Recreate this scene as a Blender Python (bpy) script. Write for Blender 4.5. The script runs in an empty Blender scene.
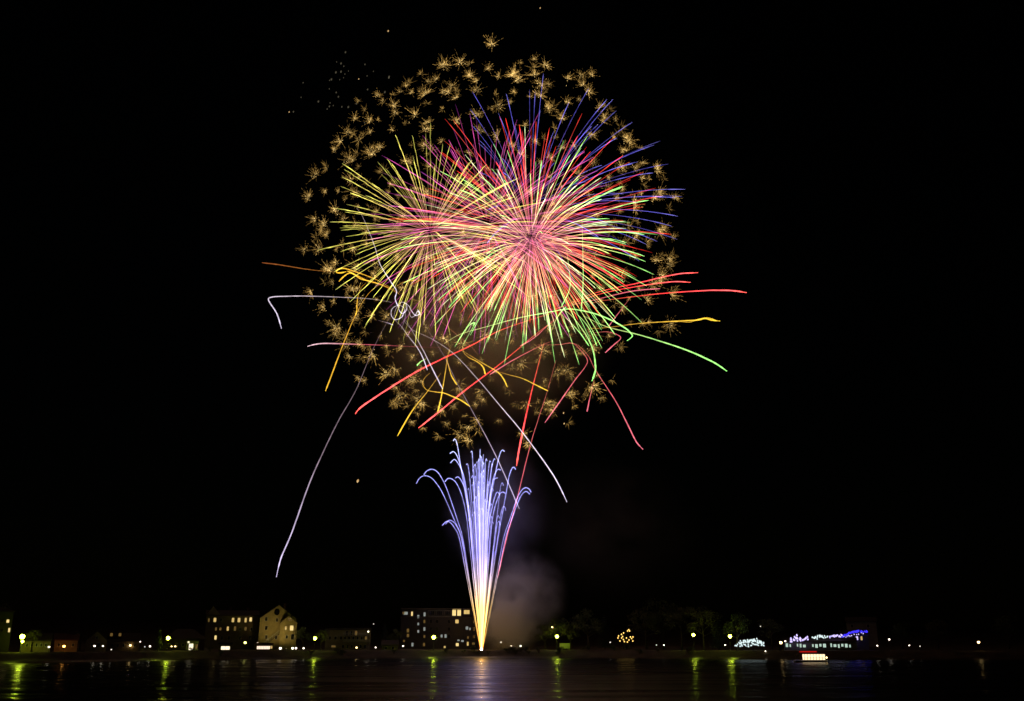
import bpy, math, random
from mathutils import Vector, Matrix, noise
R = math.radians
rng = random.Random(11)
scene = bpy.context.scene
col = scene.collection

# ------------------------------------------------------------------ camera, sky, moon, exposure
W, H, F = 1024, 701, 990.0
CAM = Vector((0, 0, 5.0))
PITCH = R(16.54)
cd = bpy.data.cameras.new('camera')
cd.sensor_width = 36; cd.lens = F / W * 36
cd.clip_start = 0.1; cd.clip_end = 20000
cam = bpy.data.objects.new('camera', cd); col.objects.link(cam)
cam.location = CAM; cam.rotation_euler = (R(90) + PITCH, 0, 0)
scene.camera = cam

world = bpy.data.worlds.new('World'); scene.world = world; world.use_nodes = True
wn = world.node_tree
sky = wn.nodes.new('ShaderNodeTexSky'); sky.sky_type = 'NISHITA'; sky.sun_disc = False
sky.sun_elevation = R(4); sky.sun_rotation = R(150)
bg = wn.nodes['Background']; bg.inputs['Strength'].default_value = 0.00012
wn.links.new(sky.outputs['Color'], bg.inputs['Color'])

sd = bpy.data.lights.new('moon', 'SUN'); sd.energy = 0.001; sd.angle = R(0.5); sd.color = (0.8, 0.88, 1)
moon = bpy.data.objects.new('moon', sd); col.objects.link(moon)
moon.rotation_euler = (R(60), 0, R(30))

vs = scene.view_settings
scene.display_settings.display_device = 'sRGB'
vs.view_transform = 'Standard'; vs.look = 'None'; vs.exposure = 0; vs.gamma = 1; vs.use_curve_mapping = False
cy = scene.cycles
cy.use_denoising = True
cy.transparent_max_bounces = 96
cy.max_bounces = 6; cy.volume_bounces = 2; cy.diffuse_bounces = 2; cy.glossy_bounces = 3
cy.sample_clamp_indirect = 4.0
cy.use_light_tree = True
cy.filter_width = 1.55

# ------------------------------------------------------------------ helpers
RIGHT = Vector((1, 0, 0)); FWD = Vector((0, math.cos(PITCH), math.sin(PITCH))); UP = Vector((0, -math.sin(PITCH), math.cos(PITCH)))
def ray(px, py): return FWD * F + RIGHT * (px - W / 2) + UP * (H / 2 - py)
def at(px, py, y):
    d = ray(px, py); return CAM + d * ((y - CAM.y) / d.y)
def on_water(px, py):
    d = ray(px, py); return CAM + d * ((0 - CAM.z) / d.z)

def srgb(r, g, b):
    f = lambda c: (c / 255) / 12.92 if c / 255 <= 0.04045 else ((c / 255 + 0.055) / 1.055) ** 2.4
    return (f(r), f(g), f(b))

def props(o, label=None, cat=None, group=None, kind=None):
    if label: o['label'] = label
    if cat: o['category'] = cat
    if group: o['group'] = group
    if kind: o['kind'] = kind
    return o
def empty(name, loc, label, cat, group=None, rz=0):
    o = bpy.data.objects.new(name, None); col.objects.link(o)
    o.location = loc; o.rotation_euler = (0, 0, rz); o.empty_display_size = 0.5
    return props(o, label, cat, group)
def link(name, me, parent=None, loc=(0, 0, 0)):
    o = bpy.data.objects.new(name, me); col.objects.link(o); o.location = loc
    if parent: o.parent = parent
    return o
def copy_tree(o, parent=None):
    c = o.copy(); col.objects.link(c); c.parent = parent
    for ch in o.children: copy_tree(ch, c)
    return c

class MB:
    def __init__(s): s.v = []; s.f = []; s.t = []; s.b = []
    def add(s, vs_, fs, t=0.0, b=1.0):
        n = len(s.v); s.v += [tuple(v) for v in vs_]
        s.b += list(b) if isinstance(b, (list, tuple)) else [b] * len(vs_)
        s.t += list(t) if isinstance(t, (list, tuple)) else [t] * len(vs_)
        s.f += [tuple(i + n for i in f) for f in fs]; return s
    def box(s, x0, x1, y0, y1, z0, z1):
        return s.add([(x0, y0, z0), (x1, y0, z0), (x1, y1, z0), (x0, y1, z0), (x0, y0, z1), (x1, y0, z1), (x1, y1, z1), (x0, y1, z1)],
                     [(3, 2, 1, 0), (4, 5, 6, 7), (0, 1, 5, 4), (1, 2, 6, 5), (2, 3, 7, 6), (3, 0, 4, 7)])
    def tube(s, pts, rad, sides=4, ts=None, bs=None):
        pts = [Vector(p) for p in pts]; n = len(pts)
        if not isinstance(rad, (list, tuple)): rad = [rad] * n
        if ts is None: ts = [i / (n - 1) for i in range(n)]
        if bs is None: bs = [1.0] * n
        bb = [bs[i] for i in range(n) for k in range(sides)]
        vs_, tt, fs = [], [], []; up = None
        for i, p in enumerate(pts):
            d = (pts[min(i + 1, n - 1)] - pts[max(i - 1, 0)])
            d = d.normalized() if d.length > 1e-9 else Vector((0, 0, 1))
            if up is None: up = d.orthogonal().normalized()
            else:
                up = up - d * up.dot(d)
                up = up.normalized() if up.length > 1e-6 else d.orthogonal().normalized()
            q = d.cross(up)
            for k in range(sides):
                a = 2 * math.pi * k / sides
                vs_.append(p + (up * math.cos(a) + q * math.sin(a)) * rad[i]); tt.append(ts[i])
        for i in range(n - 1):
            for k in range(sides):
                k2 = (k + 1) % sides
                fs.append((i * sides + k, i * sides + k2, (i + 1) * sides + k2, (i + 1) * sides + k))
        fs.append(tuple(range(sides))[::-1]); fs.append(tuple((n - 1) * sides + k for k in range(sides)))
        return s.add(vs_, fs, tt, bb)
    def lathe(s, prof, c=(0, 0, 0), sides=14):
        vs_, fs = [], []; n = len(prof)
        for r, z in prof:
            for k in range(sides):
                a = 2 * math.pi * k / sides
                vs_.append((c[0] + r * math.cos(a), c[1] + r * math.sin(a), c[2] + z))
        for i in range(n - 1):
            for k in range(sides):
                k2 = (k + 1) % sides
                fs.append((i * sides + k, i * sides + k2, (i + 1) * sides + k2, (i + 1) * sides + k))
        fs.append(tuple(range(sides))[::-1]); fs.append(tuple((n - 1) * sides + k for k in range(sides)))
        return s.add(vs_, fs)
    def prism(s, poly, y0, y1):      # poly of (x, z), extruded along y
        n = len(poly)
        return s.add([(x, y0, z) for x, z in poly] + [(x, y1, z) for x, z in poly],
                     [tuple(range(n)), tuple(range(2 * n - 1, n - 1, -1))] + [((i + 1) % n, i, n + i, n + (i + 1) % n) for i in range(n)])
    def prism_x(s, poly, x0, x1):    # poly of (y, z), extruded along x
        n = len(poly)
        return s.add([(x0, y, z) for y, z in poly] + [(x1, y, z) for y, z in poly],
                     [tuple(range(n))[::-1], tuple(range(n, 2 * n))] + [(i, (i + 1) % n, n + (i + 1) % n, n + i) for i in range(n)])
    def mesh(s, name, mat, smooth=False, attr=False):
        me = bpy.data.meshes.new(name); me.from_pydata(s.v, [], s.f); me.update()
        if mat: me.materials.append(mat)
        if smooth:
            for p in me.polygons: p.use_smooth = True
        if attr:
            a = me.attributes.new('t', 'FLOAT', 'POINT'); a.data.foreach_set('value', s.t)
            a = me.attributes.new('burn', 'FLOAT', 'POINT'); a.data.foreach_set('value', s.b)
        return me
    def build(s, name, mat, parent=None, loc=(0, 0, 0), smooth=False, attr=False):
        return link(name, s.mesh(name, mat, smooth, attr), parent, loc)

def spline(P, sub=6):
    P = [Vector(p) for p in P]
    if len(P) < 3: return [P[0].lerp(P[1], i / sub) for i in range(sub + 1)]
    out = []
    for i in range(len(P) - 1):
        a, b, c, d = P[max(i - 1, 0)], P[i], P[i + 1], P[min(i + 2, len(P) - 1)]
        for k in range(sub):
            u = k / sub
            out.append(0.5 * ((2 * b) + (c - a) * u + (2 * a - 5 * b + 4 * c - d) * u * u + (-a + 3 * b - 3 * c + d) * u ** 3))
    return out + [P[-1]]

# ------------------------------------------------------------------ materials
def solid(name, c, rough=0.8, var=0.25, scale=1.5, metal=0, bump=0.0):
    m = bpy.data.materials.new(name); m.use_nodes = True; nt = m.node_tree
    b = nt.nodes['Principled BSDF']; b.inputs['Roughness'].default_value = rough; b.inputs['Metallic'].default_value = metal
    tc = nt.nodes.new('ShaderNodeTexCoord'); n = nt.nodes.new('ShaderNodeTexNoise'); n.inputs['Scale'].default_value = scale; n.inputs['Detail'].default_value = 5
    r = nt.nodes.new('ShaderNodeValToRGB'); r.color_ramp.elements[0].position = 0.3; r.color_ramp.elements[1].position = 0.7
    r.color_ramp.elements[0].color = (*[x * (1 - var) for x in c], 1); r.color_ramp.elements[1].color = (*[min(1, x * (1 + var)) for x in c], 1)
    nt.links.new(tc.outputs['Object'], n.inputs['Vector']); nt.links.new(n.outputs['Fac'], r.inputs['Fac']); nt.links.new(r.outputs['Color'], b.inputs['Base Color'])
    if bump:
        bp = nt.nodes.new('ShaderNodeBump'); bp.inputs['Strength'].default_value = bump; bp.inputs['Distance'].default_value = 0.3
        nt.links.new(n.outputs['Fac'], bp.inputs['Height']); nt.links.new(bp.outputs['Normal'], b.inputs['Normal'])
    return m
def clapboard(name, c, pitch=4.0):
    m = solid(name, c, 0.75, 0.2, 0.6); nt = m.node_tree; b = nt.nodes['Principled BSDF']
    tc = nt.nodes.new('ShaderNodeTexCoord'); w = nt.nodes.new('ShaderNodeTexWave'); w.bands_direction = 'Z'; w.wave_profile = 'SAW'; w.inputs['Scale'].default_value = pitch
    bp = nt.nodes.new('ShaderNodeBump'); bp.inputs['Strength'].default_value = 0.6; bp.inputs['Distance'].default_value = 0.03
    nt.links.new(tc.outputs['Object'], w.inputs['Vector']); nt.links.new(w.outputs['Fac'], bp.inputs['Height']); nt.links.new(bp.outputs['Normal'], b.inputs['Normal'])
    return m
def glow(name, c, s):
    m = bpy.data.materials.new(name); m.use_nodes = True; nt = m.node_tree; nt.nodes.clear()
    o = nt.nodes.new('ShaderNodeOutputMaterial'); e = nt.nodes.new('ShaderNodeEmission')
    e.inputs['Color'].default_value = (*c, 1); e.inputs['Strength'].default_value = s
    nt.links.new(e.outputs[0], o.inputs['Surface']); return m
def spark(name, stops, s, sampled=True):
    """glowing thin sparks: they give off light and let the sparks behind shine through; colour follows the burning star along its path"""
    m = bpy.data.materials.new(name); m.use_nodes = True; nt = m.node_tree; nt.nodes.clear()
    o = nt.nodes.new('ShaderNodeOutputMaterial'); e = nt.nodes.new('ShaderNodeEmission'); tr = nt.nodes.new('ShaderNodeBsdfTransparent')
    ad = nt.nodes.new('ShaderNodeAddShader'); a = nt.nodes.new('ShaderNodeAttribute'); a.attribute_name = 't'
    r = nt.nodes.new('ShaderNodeValToRGB'); el = r.color_ramp.elements
    while len(el) < len(stops): el.new(0.5)
    for k, (p, c) in enumerate(stops): el[k].position = p; el[k].color = (*c, 1)
    a2 = nt.nodes.new('ShaderNodeAttribute'); a2.attribute_name = 'burn'; mu = nt.nodes.new('ShaderNodeMath'); mu.operation = 'MULTIPLY'; mu.inputs[1].default_value = s
    nt.links.new(a2.outputs['Fac'], mu.inputs[0]); nt.links.new(mu.outputs[0], e.inputs['Strength'])
    nt.links.new(a.outputs['Fac'], r.inputs['Fac']); nt.links.new(r.outputs['Color'], e.inputs['Color'])
    nt.links.new(e.outputs[0], ad.inputs[0]); nt.links.new(tr.outputs[0], ad.inputs[1]); nt.links.new(ad.outputs[0], o.inputs['Surface'])
    if not sampled: m.cycles.emission_sampling = 'NONE'
    return m

M = {}
M['metal'] = solid('dark_painted_metal', (0.03, 0.035, 0.03), 0.45, 0.2, 3, 0.6)
M['steel'] = solid('galvanised_steel', (0.3, 0.3, 0.31), 0.4, 0.15, 3, 0.8)
M['wood'] = solid('weathered_wood', (0.09, 0.06, 0.04), 0.85, 0.35, 2.5, 0, 0.3)
M['tan'] = clapboard('tan_clapboard', (0.32, 0.24, 0.15))
M['yellow'] = clapboard('cream_yellow_clapboard', (0.46, 0.36, 0.15))
M['brown'] = clapboard('brown_clapboard', (0.17, 0.11, 0.07))
M['dark_brown'] = clapboard('dark_brown_clapboard', (0.024, 0.018, 0.013))
M['grey'] = solid('grey_render', (0.2, 0.18, 0.17), 0.9, 0.2, 0.5)
M['white'] = solid('white_paint', (0.72, 0.72, 0.69), 0.5, 0.06, 1.5)
M['roof'] = solid('dark_shingles', (0.06, 0.045, 0.04), 0.9, 0.35, 6, 0, 0.4)
M['redroof'] = solid('red_brown_shingles', (0.13, 0.055, 0.04), 0.85, 0.3, 5, 0, 0.4)
M['dark_glass'] = solid('dark_window_glass', (0.012, 0.013, 0.015), 0.1, 0.1, 1)
M['bark'] = solid('bark', (0.07, 0.05, 0.035), 0.95, 0.4, 4, 0, 0.5)
M['leaf'] = solid('leaf_green', (0.085, 0.11, 0.035), 0.6, 0.45, 0.7)
M['leaf2'] = solid('leaf_olive', (0.105, 0.1, 0.04), 0.6, 0.45, 0.7)
M['needle'] = solid('needle_green', (0.035, 0.055, 0.03), 0.7, 0.4, 0.8)
M['rubber'] = solid('black_rubber', (0.02, 0.02, 0.02), 0.8, 0.2, 3)
M['win_warm'] = glow('warm_lit_window', srgb(255, 215, 130), 0.75)
M['win_dim'] = glow('dim_lit_window', srgb(235, 185, 100), 0.16)
M['win_bright'] = glow('bright_lit_window', srgb(255, 222, 145), 1.1)
M['win_cool'] = glow('cool_lit_window', srgb(225, 235, 225), 0.34)
M['shop'] = glow('lit_shop_front', srgb(255, 238, 200), 1.5)
M['shop_pink'] = glow('lit_terrace_front', srgb(255, 220, 195), 1.5)
M['pav'] = glow('greenish_white_window', srgb(205, 235, 215), 0.9)
M['sodium'] = glow('yellow_green_lamp', (0.62, 0.82, 0.04), 46)
M['globe_green'] = glow('pale_green_globe', srgb(235, 235, 120), 6)
M['lamp_white'] = glow('white_lamp', srgb(255, 240, 215), 5)
M['lamp_warm'] = glow('warm_lamp', srgb(255, 215, 140), 8)
M['lamp_orange'] = glow('orange_lamp', srgb(255, 170, 75), 18)
M['lamp_dim'] = glow('dim_lamp', srgb(235, 225, 205), 1.6)
M['bulb_white'] = glow('white_bulb', srgb(225, 245, 245), 1.15)
M['bulb_violet'] = glow('violet_white_bulb', srgb(205, 190, 255), 1.6)
M['bulb_blue'] = glow('blue_led', srgb(60, 50, 255), 1.6)
M['bulb_gold'] = glow('golden_bulb', srgb(255, 205, 105), 2.2)
M['bulb_red'] = glow('red_led', srgb(230, 30, 24), 0.7)

# ------------------------------------------------------------------ setting: shore line, terrain, water
SH = [on_water(px, py) for px, py in ((-260, 668), (-100, 666), (0, 664), (60, 663), (110, 661.6), (170, 660), (300, 659), (400, 658.6), (480, 658.2), (600, 658.2), (700, 659), (800, 659.6), (900, 659.6), (1024, 660), (1300, 661))]
def shore(x):
    if x <= SH[0].x: return SH[0].y - (SH[0].x - x) * 0.25
    if x >= SH[-1].x: return SH[-1].y - (x - SH[-1].x) * 0.05
    for a, b in zip(SH, SH[1:]):
        if x <= b.x:
            u = (x - a.x) / (b.x - a.x); u = u * u * (3 - 2 * u) * 0.5 + u * 0.5
            return a.y + (b.y - a.y) * u
def ss(a, b, x):
    u = max(0, min(1, (x - a) / (b - a))); return u * u * (3 - 2 * u)
def gz(x, y):
    d = y - shore(x)
    z = -1.6 + 1.6 * ss(-14, 0, d) + 0.7 * ss(0, 2.5, d) + 2.2 * ss(2, 10, d) + 1.2 * ss(30, 120, d)
    z += 26 * ss(170, 700, d) * (0.7 + 0.5 * noise.noise((x * 0.004, y * 0.004, 0))) - 12 * ss(900, 4000, d)
    amp = 0.25 * ss(0, 6, d) * (1 - 0.8 * ss(10, 14, d)) + 2.5 * ss(170, 400, d)
    return z + amp * noise.noise((x * 0.13, y * 0.3, 3.3))

mb = MB()
xs = [-6000, -3500, -2000, -1200, -800, -600] + [-450 + 4.5 * i for i in range(201)] + [600, 800, 1200, 2000, 3500, 6000]
ds = [-40, -14, -6, -2, -0.6, 0, 0.6, 1.4, 2.5, 4, 5.5, 7, 8.5, 10, 12, 15, 20, 28, 40, 60, 90, 130, 180, 240, 320, 420, 560, 720, 1000, 1600, 3000, 6000]
for d in ds:
    for x in xs: mb.v.append((x, shore(x) + d, gz(x, shore(x) + d)))
nx = len(xs)
for j in range(len(ds) - 1):
    for i in range(nx - 1): mb.f.append((j * nx + i, j * nx + i + 1, (j + 1) * nx + i + 1, (j + 1) * nx + i))
M['ground'] = solid('grass_and_earth', (0.085, 0.062, 0.038), 0.95, 0.5, 0.25, 0, 0.6)
wet = solid('grass_bank_and_wet_shore', (0.085, 0.062, 0.038), 0.95, 0.5, 0.25, 0, 0.25); nt = wet.node_tree
tc = nt.nodes.new('ShaderNodeTexCoord'); sx = nt.nodes.new('ShaderNodeSeparateXYZ'); mr = nt.nodes.new('ShaderNodeMapRange'); mr.interpolation_type = 'SMOOTHSTEP'
mr.inputs['From Min'].default_value = 0.45; mr.inputs['From Max'].default_value = 0.8; mr.inputs['To Min'].default_value = 0.36; mr.inputs['To Max'].default_value = 0.95
nt.links.new(tc.outputs['Object'], sx.inputs[0]); nt.links.new(sx.outputs['Z'], mr.inputs['Value']); nt.links.new(mr.outputs[0], nt.nodes['Principled BSDF'].inputs['Roughness'])
props(mb.build('terrain', wet, smooth=True), kind='structure')

m = bpy.data.materials.new('lake_water'); m.use_nodes = True; nt = m.node_tree
b = nt.nodes['Principled BSDF']; b.inputs['Base Color'].default_value = (0.004, 0.006, 0.009, 1); b.inputs['IOR'].default_value = 1.33
b.inputs['Roughness'].default_value = 0.2
tc = nt.nodes.new('ShaderNodeTexCoord')
def water_noise(sx, sy, detail):
    mp = nt.nodes.new('ShaderNodeMapping'); mp.inputs['Scale'].default_value = (sx, sy, 1)
    n = nt.nodes.new('ShaderNodeTexNoise'); n.inputs['Scale'].default_value = 1; n.inputs['Detail'].default_value = detail
    nt.links.new(tc.outputs['Object'], mp.inputs['Vector']); nt.links.new(mp.outputs[0], n.inputs['Vector']); return n
n2 = water_noise(0.8, 2.2, 3)
bp = nt.nodes.new('ShaderNodeBump'); bp.inputs['Strength'].default_value = 0.6; bp.inputs['Distance'].default_value = 0.06
nt.links.new(n2.outputs['Fac'], bp.inputs['Height']); nt.links.new(bp.outputs['Normal'], b.inputs['Normal'])
b2 = nt.nodes.new('ShaderNodeBsdfPrincipled'); b2.inputs['Base Color'].default_value = (0.004, 0.006, 0.009, 1); b2.inputs['IOR'].default_value = 1.33; b2.inputs['Roughness'].default_value = 0.4
mx = nt.nodes.new('ShaderNodeMixShader')      # wind-ruffled patches between calmer lanes
n3 = water_noise(0.018, 0.14, 5); mr = nt.nodes.new('ShaderNodeMapRange'); mr.inputs['From Min'].default_value = 0.4; mr.inputs['From Max'].default_value = 0.6; mr.inputs['To Min'].default_value = 0.2; mr.inputs['To Max'].default_value = 0.95
nt.links.new(n3.outputs['Fac'], mr.inputs['Value']); nt.links.new(mr.outputs[0], mx.inputs['Fac'])
nt.links.new(b.outputs[0], mx.inputs[1]); nt.links.new(b2.outputs[0], mx.inputs[2]); nt.links.new(mx.outputs[0], nt.nodes['Material Output'].inputs['Surface'])
M['water'] = m
mb = MB()      # one sheet; real small waves where the lake can be seen
wx = [-6000, -2500, -1000, -500, -300] + [-240 + 1.5 * i for i in range(321)] + [300, 500, 1000, 2500, 6000]
wy = [-200, -60, 10, 40, 60] + [70 + 0.55 * i for i in range(660)] + [440, 500, 700]
nv = noise.noise
for y in wy:
    fy = ss(66, 80, y) * (1 - ss(425, 433, y)); chop = 1 + 0.3 * (1 - ss(110, 260, y))
    for x in wx:
        f = fy * (1 - ss(225, 240, abs(x)))
        h = 0 if f == 0 else f * chop * 0.55 * (0.15 * nv((x * 0.03, y * 0.24, 0)) + 0.09 * nv((x * 0.06 + 9, y * 0.6, 4)) + 0.035 * nv((x * 0.2, y * 1.1, 8)))
        mb.v.append((x, y, h))
nw = len(wx)
for j in range(len(wy) - 1):
    for i in range(nw - 1): mb.f.append((j * nw + i, j * nw + i + 1, (j + 1) * nw + i + 1, (j + 1) * nw + i))
props(mb.build('lake_water', m, smooth=True), kind='structure')

mb = MB(); gx = [-300 + 20 * i for i in range(31)]; gy = [(-200, 3.6), (-20, 3.4), (3, 3.3), (6, 2.6), (10, 0.4), (14, -0.8), (20, -2)]
for y, z in gy:
    for x in gx: mb.v.append((x, y + 1.5 * noise.noise((x * 0.05, 0, 1)), z))
for j in range(len(gy) - 1):
    for i in range(30): mb.f.append((j * 31 + i, j * 31 + i + 1, (j + 1) * 31 + i + 1, (j + 1) * 31 + i))
props(mb.build('grass_bank', M['ground'], smooth=True), kind='structure')

# ------------------------------------------------------------------ buildings
def back(px, d, py=650):
    """the depth of a place d metres behind the water's edge, in the direction of column px"""
    lo, hi = 60.0, 1500.0
    for _ in range(40):
        y = (lo + hi) / 2
        if shore(at(px, py, y).x) + d > y: lo = y
        else: hi = y
    return y

def window(parent, x, z, w, h, mat, y=0, kind='window', frame='white'):
    fr = MB(); t = 0.09
    fr.box(x - w / 2 - t, x + w / 2 + t, y - 0.1, y + 0.02, z + h / 2, z + h / 2 + t)
    fr.box(x - w / 2 - t * 1.4, x + w / 2 + t * 1.4, y - 0.14, y + 0.02, z - h / 2 - t, z - h / 2)
    fr.box(x - w / 2 - t, x - w / 2, y - 0.1, y + 0.02, z - h / 2, z + h / 2)
    fr.box(x + w / 2, x + w / 2 + t, y - 0.1, y + 0.02, z - h / 2, z + h / 2)
    f = fr.build(kind, M[frame], parent)
    p = MB(); mid = 0.03
    p.box(x - w / 2 + 0.002, x - mid, y - 0.05, y + 0.01, z - h / 2 + 0.002, z + h / 2 - 0.002)
    p.box(x + mid, x + w / 2 - 0.002, y - 0.05, y + 0.01, z - h / 2 + 0.002, z + h / 2 - 0.002)
    p.build('pane', M[mat], f)
    return f

def house(name, label, cat, px0, px1, py_eave, py_ridge, d, style, wall, roof, depth, wins=(), chimneys=(), group=None):
    pc = (px0 + px1) / 2
    y = back(pc, d)
    A, B = at(px0, py_eave, y), at(px1, py_eave, y)
    xc = (A.x + B.x) / 2; hw = (B.x - A.x) / 2
    g = gz(xc, y) - 0.5
    root = empty(name, (xc, y, g), label, cat, group)
    ze = at(pc, py_eave, y).z - g; zr = at(pc, py_ridge, y).z - g
    w = MB(); r = MB()
    if style == 'front':
        w.prism([(-hw, 0), (hw, 0), (hw, ze), (0, zr), (-hw, ze)], 0, depth)
        k = (zr - ze) / hw
        for s in (-1, 1):
            o = 0.5
            P = [(0, zr + 0.02), (s * (hw + o), ze - k * o + 0.02), (s * (hw + o), ze - k * o + 0.3), (0, zr + 0.34)]
            r.prism(P if s < 0 else P[::-1], -0.45, depth + 0.4)
    elif style == 'side':
        w.prism_x([(0, 0), (depth, 0), (depth, ze), (depth / 2, zr), (0, ze)], -hw, hw)
        k = (zr - ze) / (depth / 2); o = 0.5
        r.prism_x([(depth / 2, zr + 0.02), (-o, ze - k * o + 0.02), (-o, ze - k * o + 0.3), (depth / 2, zr + 0.34)], -hw - 0.4, hw + 0.4)
        r.prism_x([(depth / 2, zr + 0.34), (depth + o, ze - k * o + 0.3), (depth + o, ze - k * o + 0.02), (depth / 2, zr + 0.02)], -hw - 0.4, hw + 0.4)
    elif style == 'hip':
        w.box(-hw, hw, 0, depth, 0, ze); o = 0.5; ri = min(hw * 0.6, depth / 2)
        r.add([(-hw - o, -o, ze + 0.01), (hw + o, -o, ze + 0.01), (hw + o, depth + o, ze + 0.01), (-hw - o, depth + o, ze + 0.01), (-hw + ri, depth / 2, zr), (hw - ri, depth / 2, zr)],
              [(3, 2, 1, 0), (0, 1, 5, 4), (1, 2, 5), (2, 3, 4, 5), (3, 0, 4)])
    else:
        w.box(-hw, hw, 0, depth, 0, ze)
        r.box(-hw - 0.25, hw + 0.25, -0.25, depth + 0.25, ze + 0.01, zr)
    w.build('wall', M[wall], root); ro = r.build('roof', M[roof], root)
    for cx_, ch in chimneys:
        x = at(cx_, py_eave, y).x - xc
        c = MB(); c.box(x - 0.5, x + 0.5, depth / 2 - 0.5, depth / 2 + 0.5, zr - 1.2, zr + ch); c.box(x - 0.62, x + 0.62, depth / 2 - 0.62, depth / 2 + 0.62, zr + ch, zr + ch + 0.2)
        c.build('chimney', M['redroof'], ro)
    for wx, wy, ww, wh, mat in wins:
        p = at(wx, wy, y); s = (B.x - A.x) / (px1 - px0)
        window(root, p.x - xc, p.z - g, ww * s, wh * s, mat, frame='wood' if wall == 'dark_brown' else 'white')
    root['xc'] = xc
    th = -math.atan2(xc, y); root.rotation_euler = (0, 0, th); root.scale = (math.cos(th), 1, 1)
    return root, y, g

def grid(x0, x1, n, y, w, h, mats, seed):
    q = random.Random(seed)
    return [(x0 + (x1 - x0) * i / max(1, n - 1), y, w, h, q.choice(mats)) for i in range(n)]
D2 = ['dark_glass'] * 4
# far left
house('corner_house', 'tall dark brown house at the left edge with two lit windows one above the other', 'house', -26, 14, 611, 606, 40, 'hip', 'dark_brown', 'roof', 14,
      [(8, 621, 2.6, 3, 'win_bright'), (9.3, 630, 1.8, 4, 'win_bright'), (2, 621, 2, 3, 'dark_glass'), (2, 630, 2, 3, 'dark_glass'), (-8, 621, 2, 3, 'dark_glass'), (-8, 630, 2, 3, 'dark_glass')])
house('lakeside_shed', 'long low pale shed lit yellow green by the lamp at its left end', 'shed', 21, 51, 640.5, 634, 25, 'side', 'tan', 'roof', 9,
      grid(27, 46, 5, 645, 1.8, 3, ['dark_glass'], 1))
house('small_cottage', 'small cottage whose front glows orange around its lamp', 'cottage', 55, 78, 640, 634.5, 32, 'side', 'tan', 'redroof', 8,
      [(59, 645, 2, 3, 'dark_glass'), (73, 645, 2, 3, 'dark_glass')], [(74, 1.0)])
house('gabled_villa', 'tan villa with a front gable beside a long low wing', 'house', 86, 107, 640.5, 631.5, 33, 'front', 'tan', 'roof', 10,
      [(92, 644.5, 2, 3, 'dark_glass'), (98.5, 645, 3, 4, 'dark_glass'), (97, 637.5, 2, 2.4, 'dark_glass')])
hr, hy, hg = house('low_wing_house', 'long low house with two small dormers right of the gabled villa', 'house', 108, 139, 641, 634, 36, 'side', 'tan', 'roof', 11,
      grid(112, 135, 5, 645.3, 1.8, 3, ['dark_glass'], 2))
for dx in (111.5, 120):
    p = at(dx, 634.5, hy); x = p.x - hr['xc']; z = p.z - hg; q = MB()
    q.prism([(x - 0.9, z - 0.9), (x + 0.9, z - 0.9), (x + 0.9, z + 0.5), (x, z + 1.2), (x - 0.9, z + 0.5)], 0.8, 4.5)
    dm = q.build('dormer', M['tan'], hr)
    q = MB(); q.box(x - 0.4, x + 0.4, 0.75, 0.82, z - 0.5, z + 0.4); q.build('pane', M['win_dim'], dm)
# behind the kiosk
house('boat_shed', 'broad dark shed with a hipped roof, behind the bright white kiosk', 'shed', 164, 205, 639, 628.5, 45, 'hip', 'brown', 'roof', 16,
      grid(170, 183, 3, 645, 2, 3, ['dark_glass'], 3))
kr, ky, kg = house('lit_kiosk', 'narrow bright white kiosk glowing in front of the dark hipped shed', 'kiosk', 186.5, 199, 641, 638.5, 24, 'flat', 'white', 'roof', 4,
      [(191, 646.8, 4.2, 6, 'shop'), (188.6, 642.2, 1.8, 1.6, 'shop'), (196.5, 646.5, 2, 4, 'win_dim')])
# hotel, left
wins = [(209, 620.2, 1.5, 3.4, 'win_dim'), (215, 620, 2.4, 3.8, 'win_warm'), (221, 620, 1.3, 3, 'dark_glass'), (233, 620, 2.2, 4, 'win_warm'), (239, 620, 2.4, 4, 'win_warm'), (245.7, 620, 1.8, 4.2, 'win_warm'), (250.8, 619.4, 2.2, 3.8, 'win_bright'),
        (216, 629, 1.6, 3, 'win_dim'), (220.4, 629, 1.8, 2.6, 'win_dim'), (227.8, 628.6, 1.8, 3.8, 'win_warm'), (235, 628.5, 2, 4, 'win_dim'), (240, 629, 1.8, 3.5, 'dark_glass'), (245.6, 628.6, 1.8, 3.2, 'win_dim'), (251.5, 629, 1.8, 3, 'dark_glass'),
        (215.6, 637.6, 1.9, 3.8, 'win_bright'), (222, 638, 1.8, 3.4, 'dark_glass'), (229, 638, 1.8, 3.4, 'dark_glass'), (240, 638, 1.8, 3.4, 'dark_glass'), (250, 638, 1.8, 3.4, 'dark_glass')]
hr, hy, hg = house('lakeside_hotel', 'long brown hotel with lit windows under its eaves, left of the yellow gabled house', 'hotel', 206.5, 259, 615.5, 610.5, 62, 'side', 'tan', 'roof', 15, wins, [(230, 1.2), (248, 1.2)])
q = MB(); a = at(207.5, 615, hy); b_ = at(220, 615, hy); ap = at(213.5, 606.5, hy)
q.prism([(a.x - hr['xc'], a.z - hg - 0.6), (b_.x - hr['xc'], a.z - hg - 0.6), (b_.x - hr['xc'], a.z - hg + 0.5), (ap.x - hr['xc'], ap.z - hg), (a.x - hr['xc'], a.z - hg + 0.5)], -0.3, 6)
gb = q.build('gable', M['tan'], hr)
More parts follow.
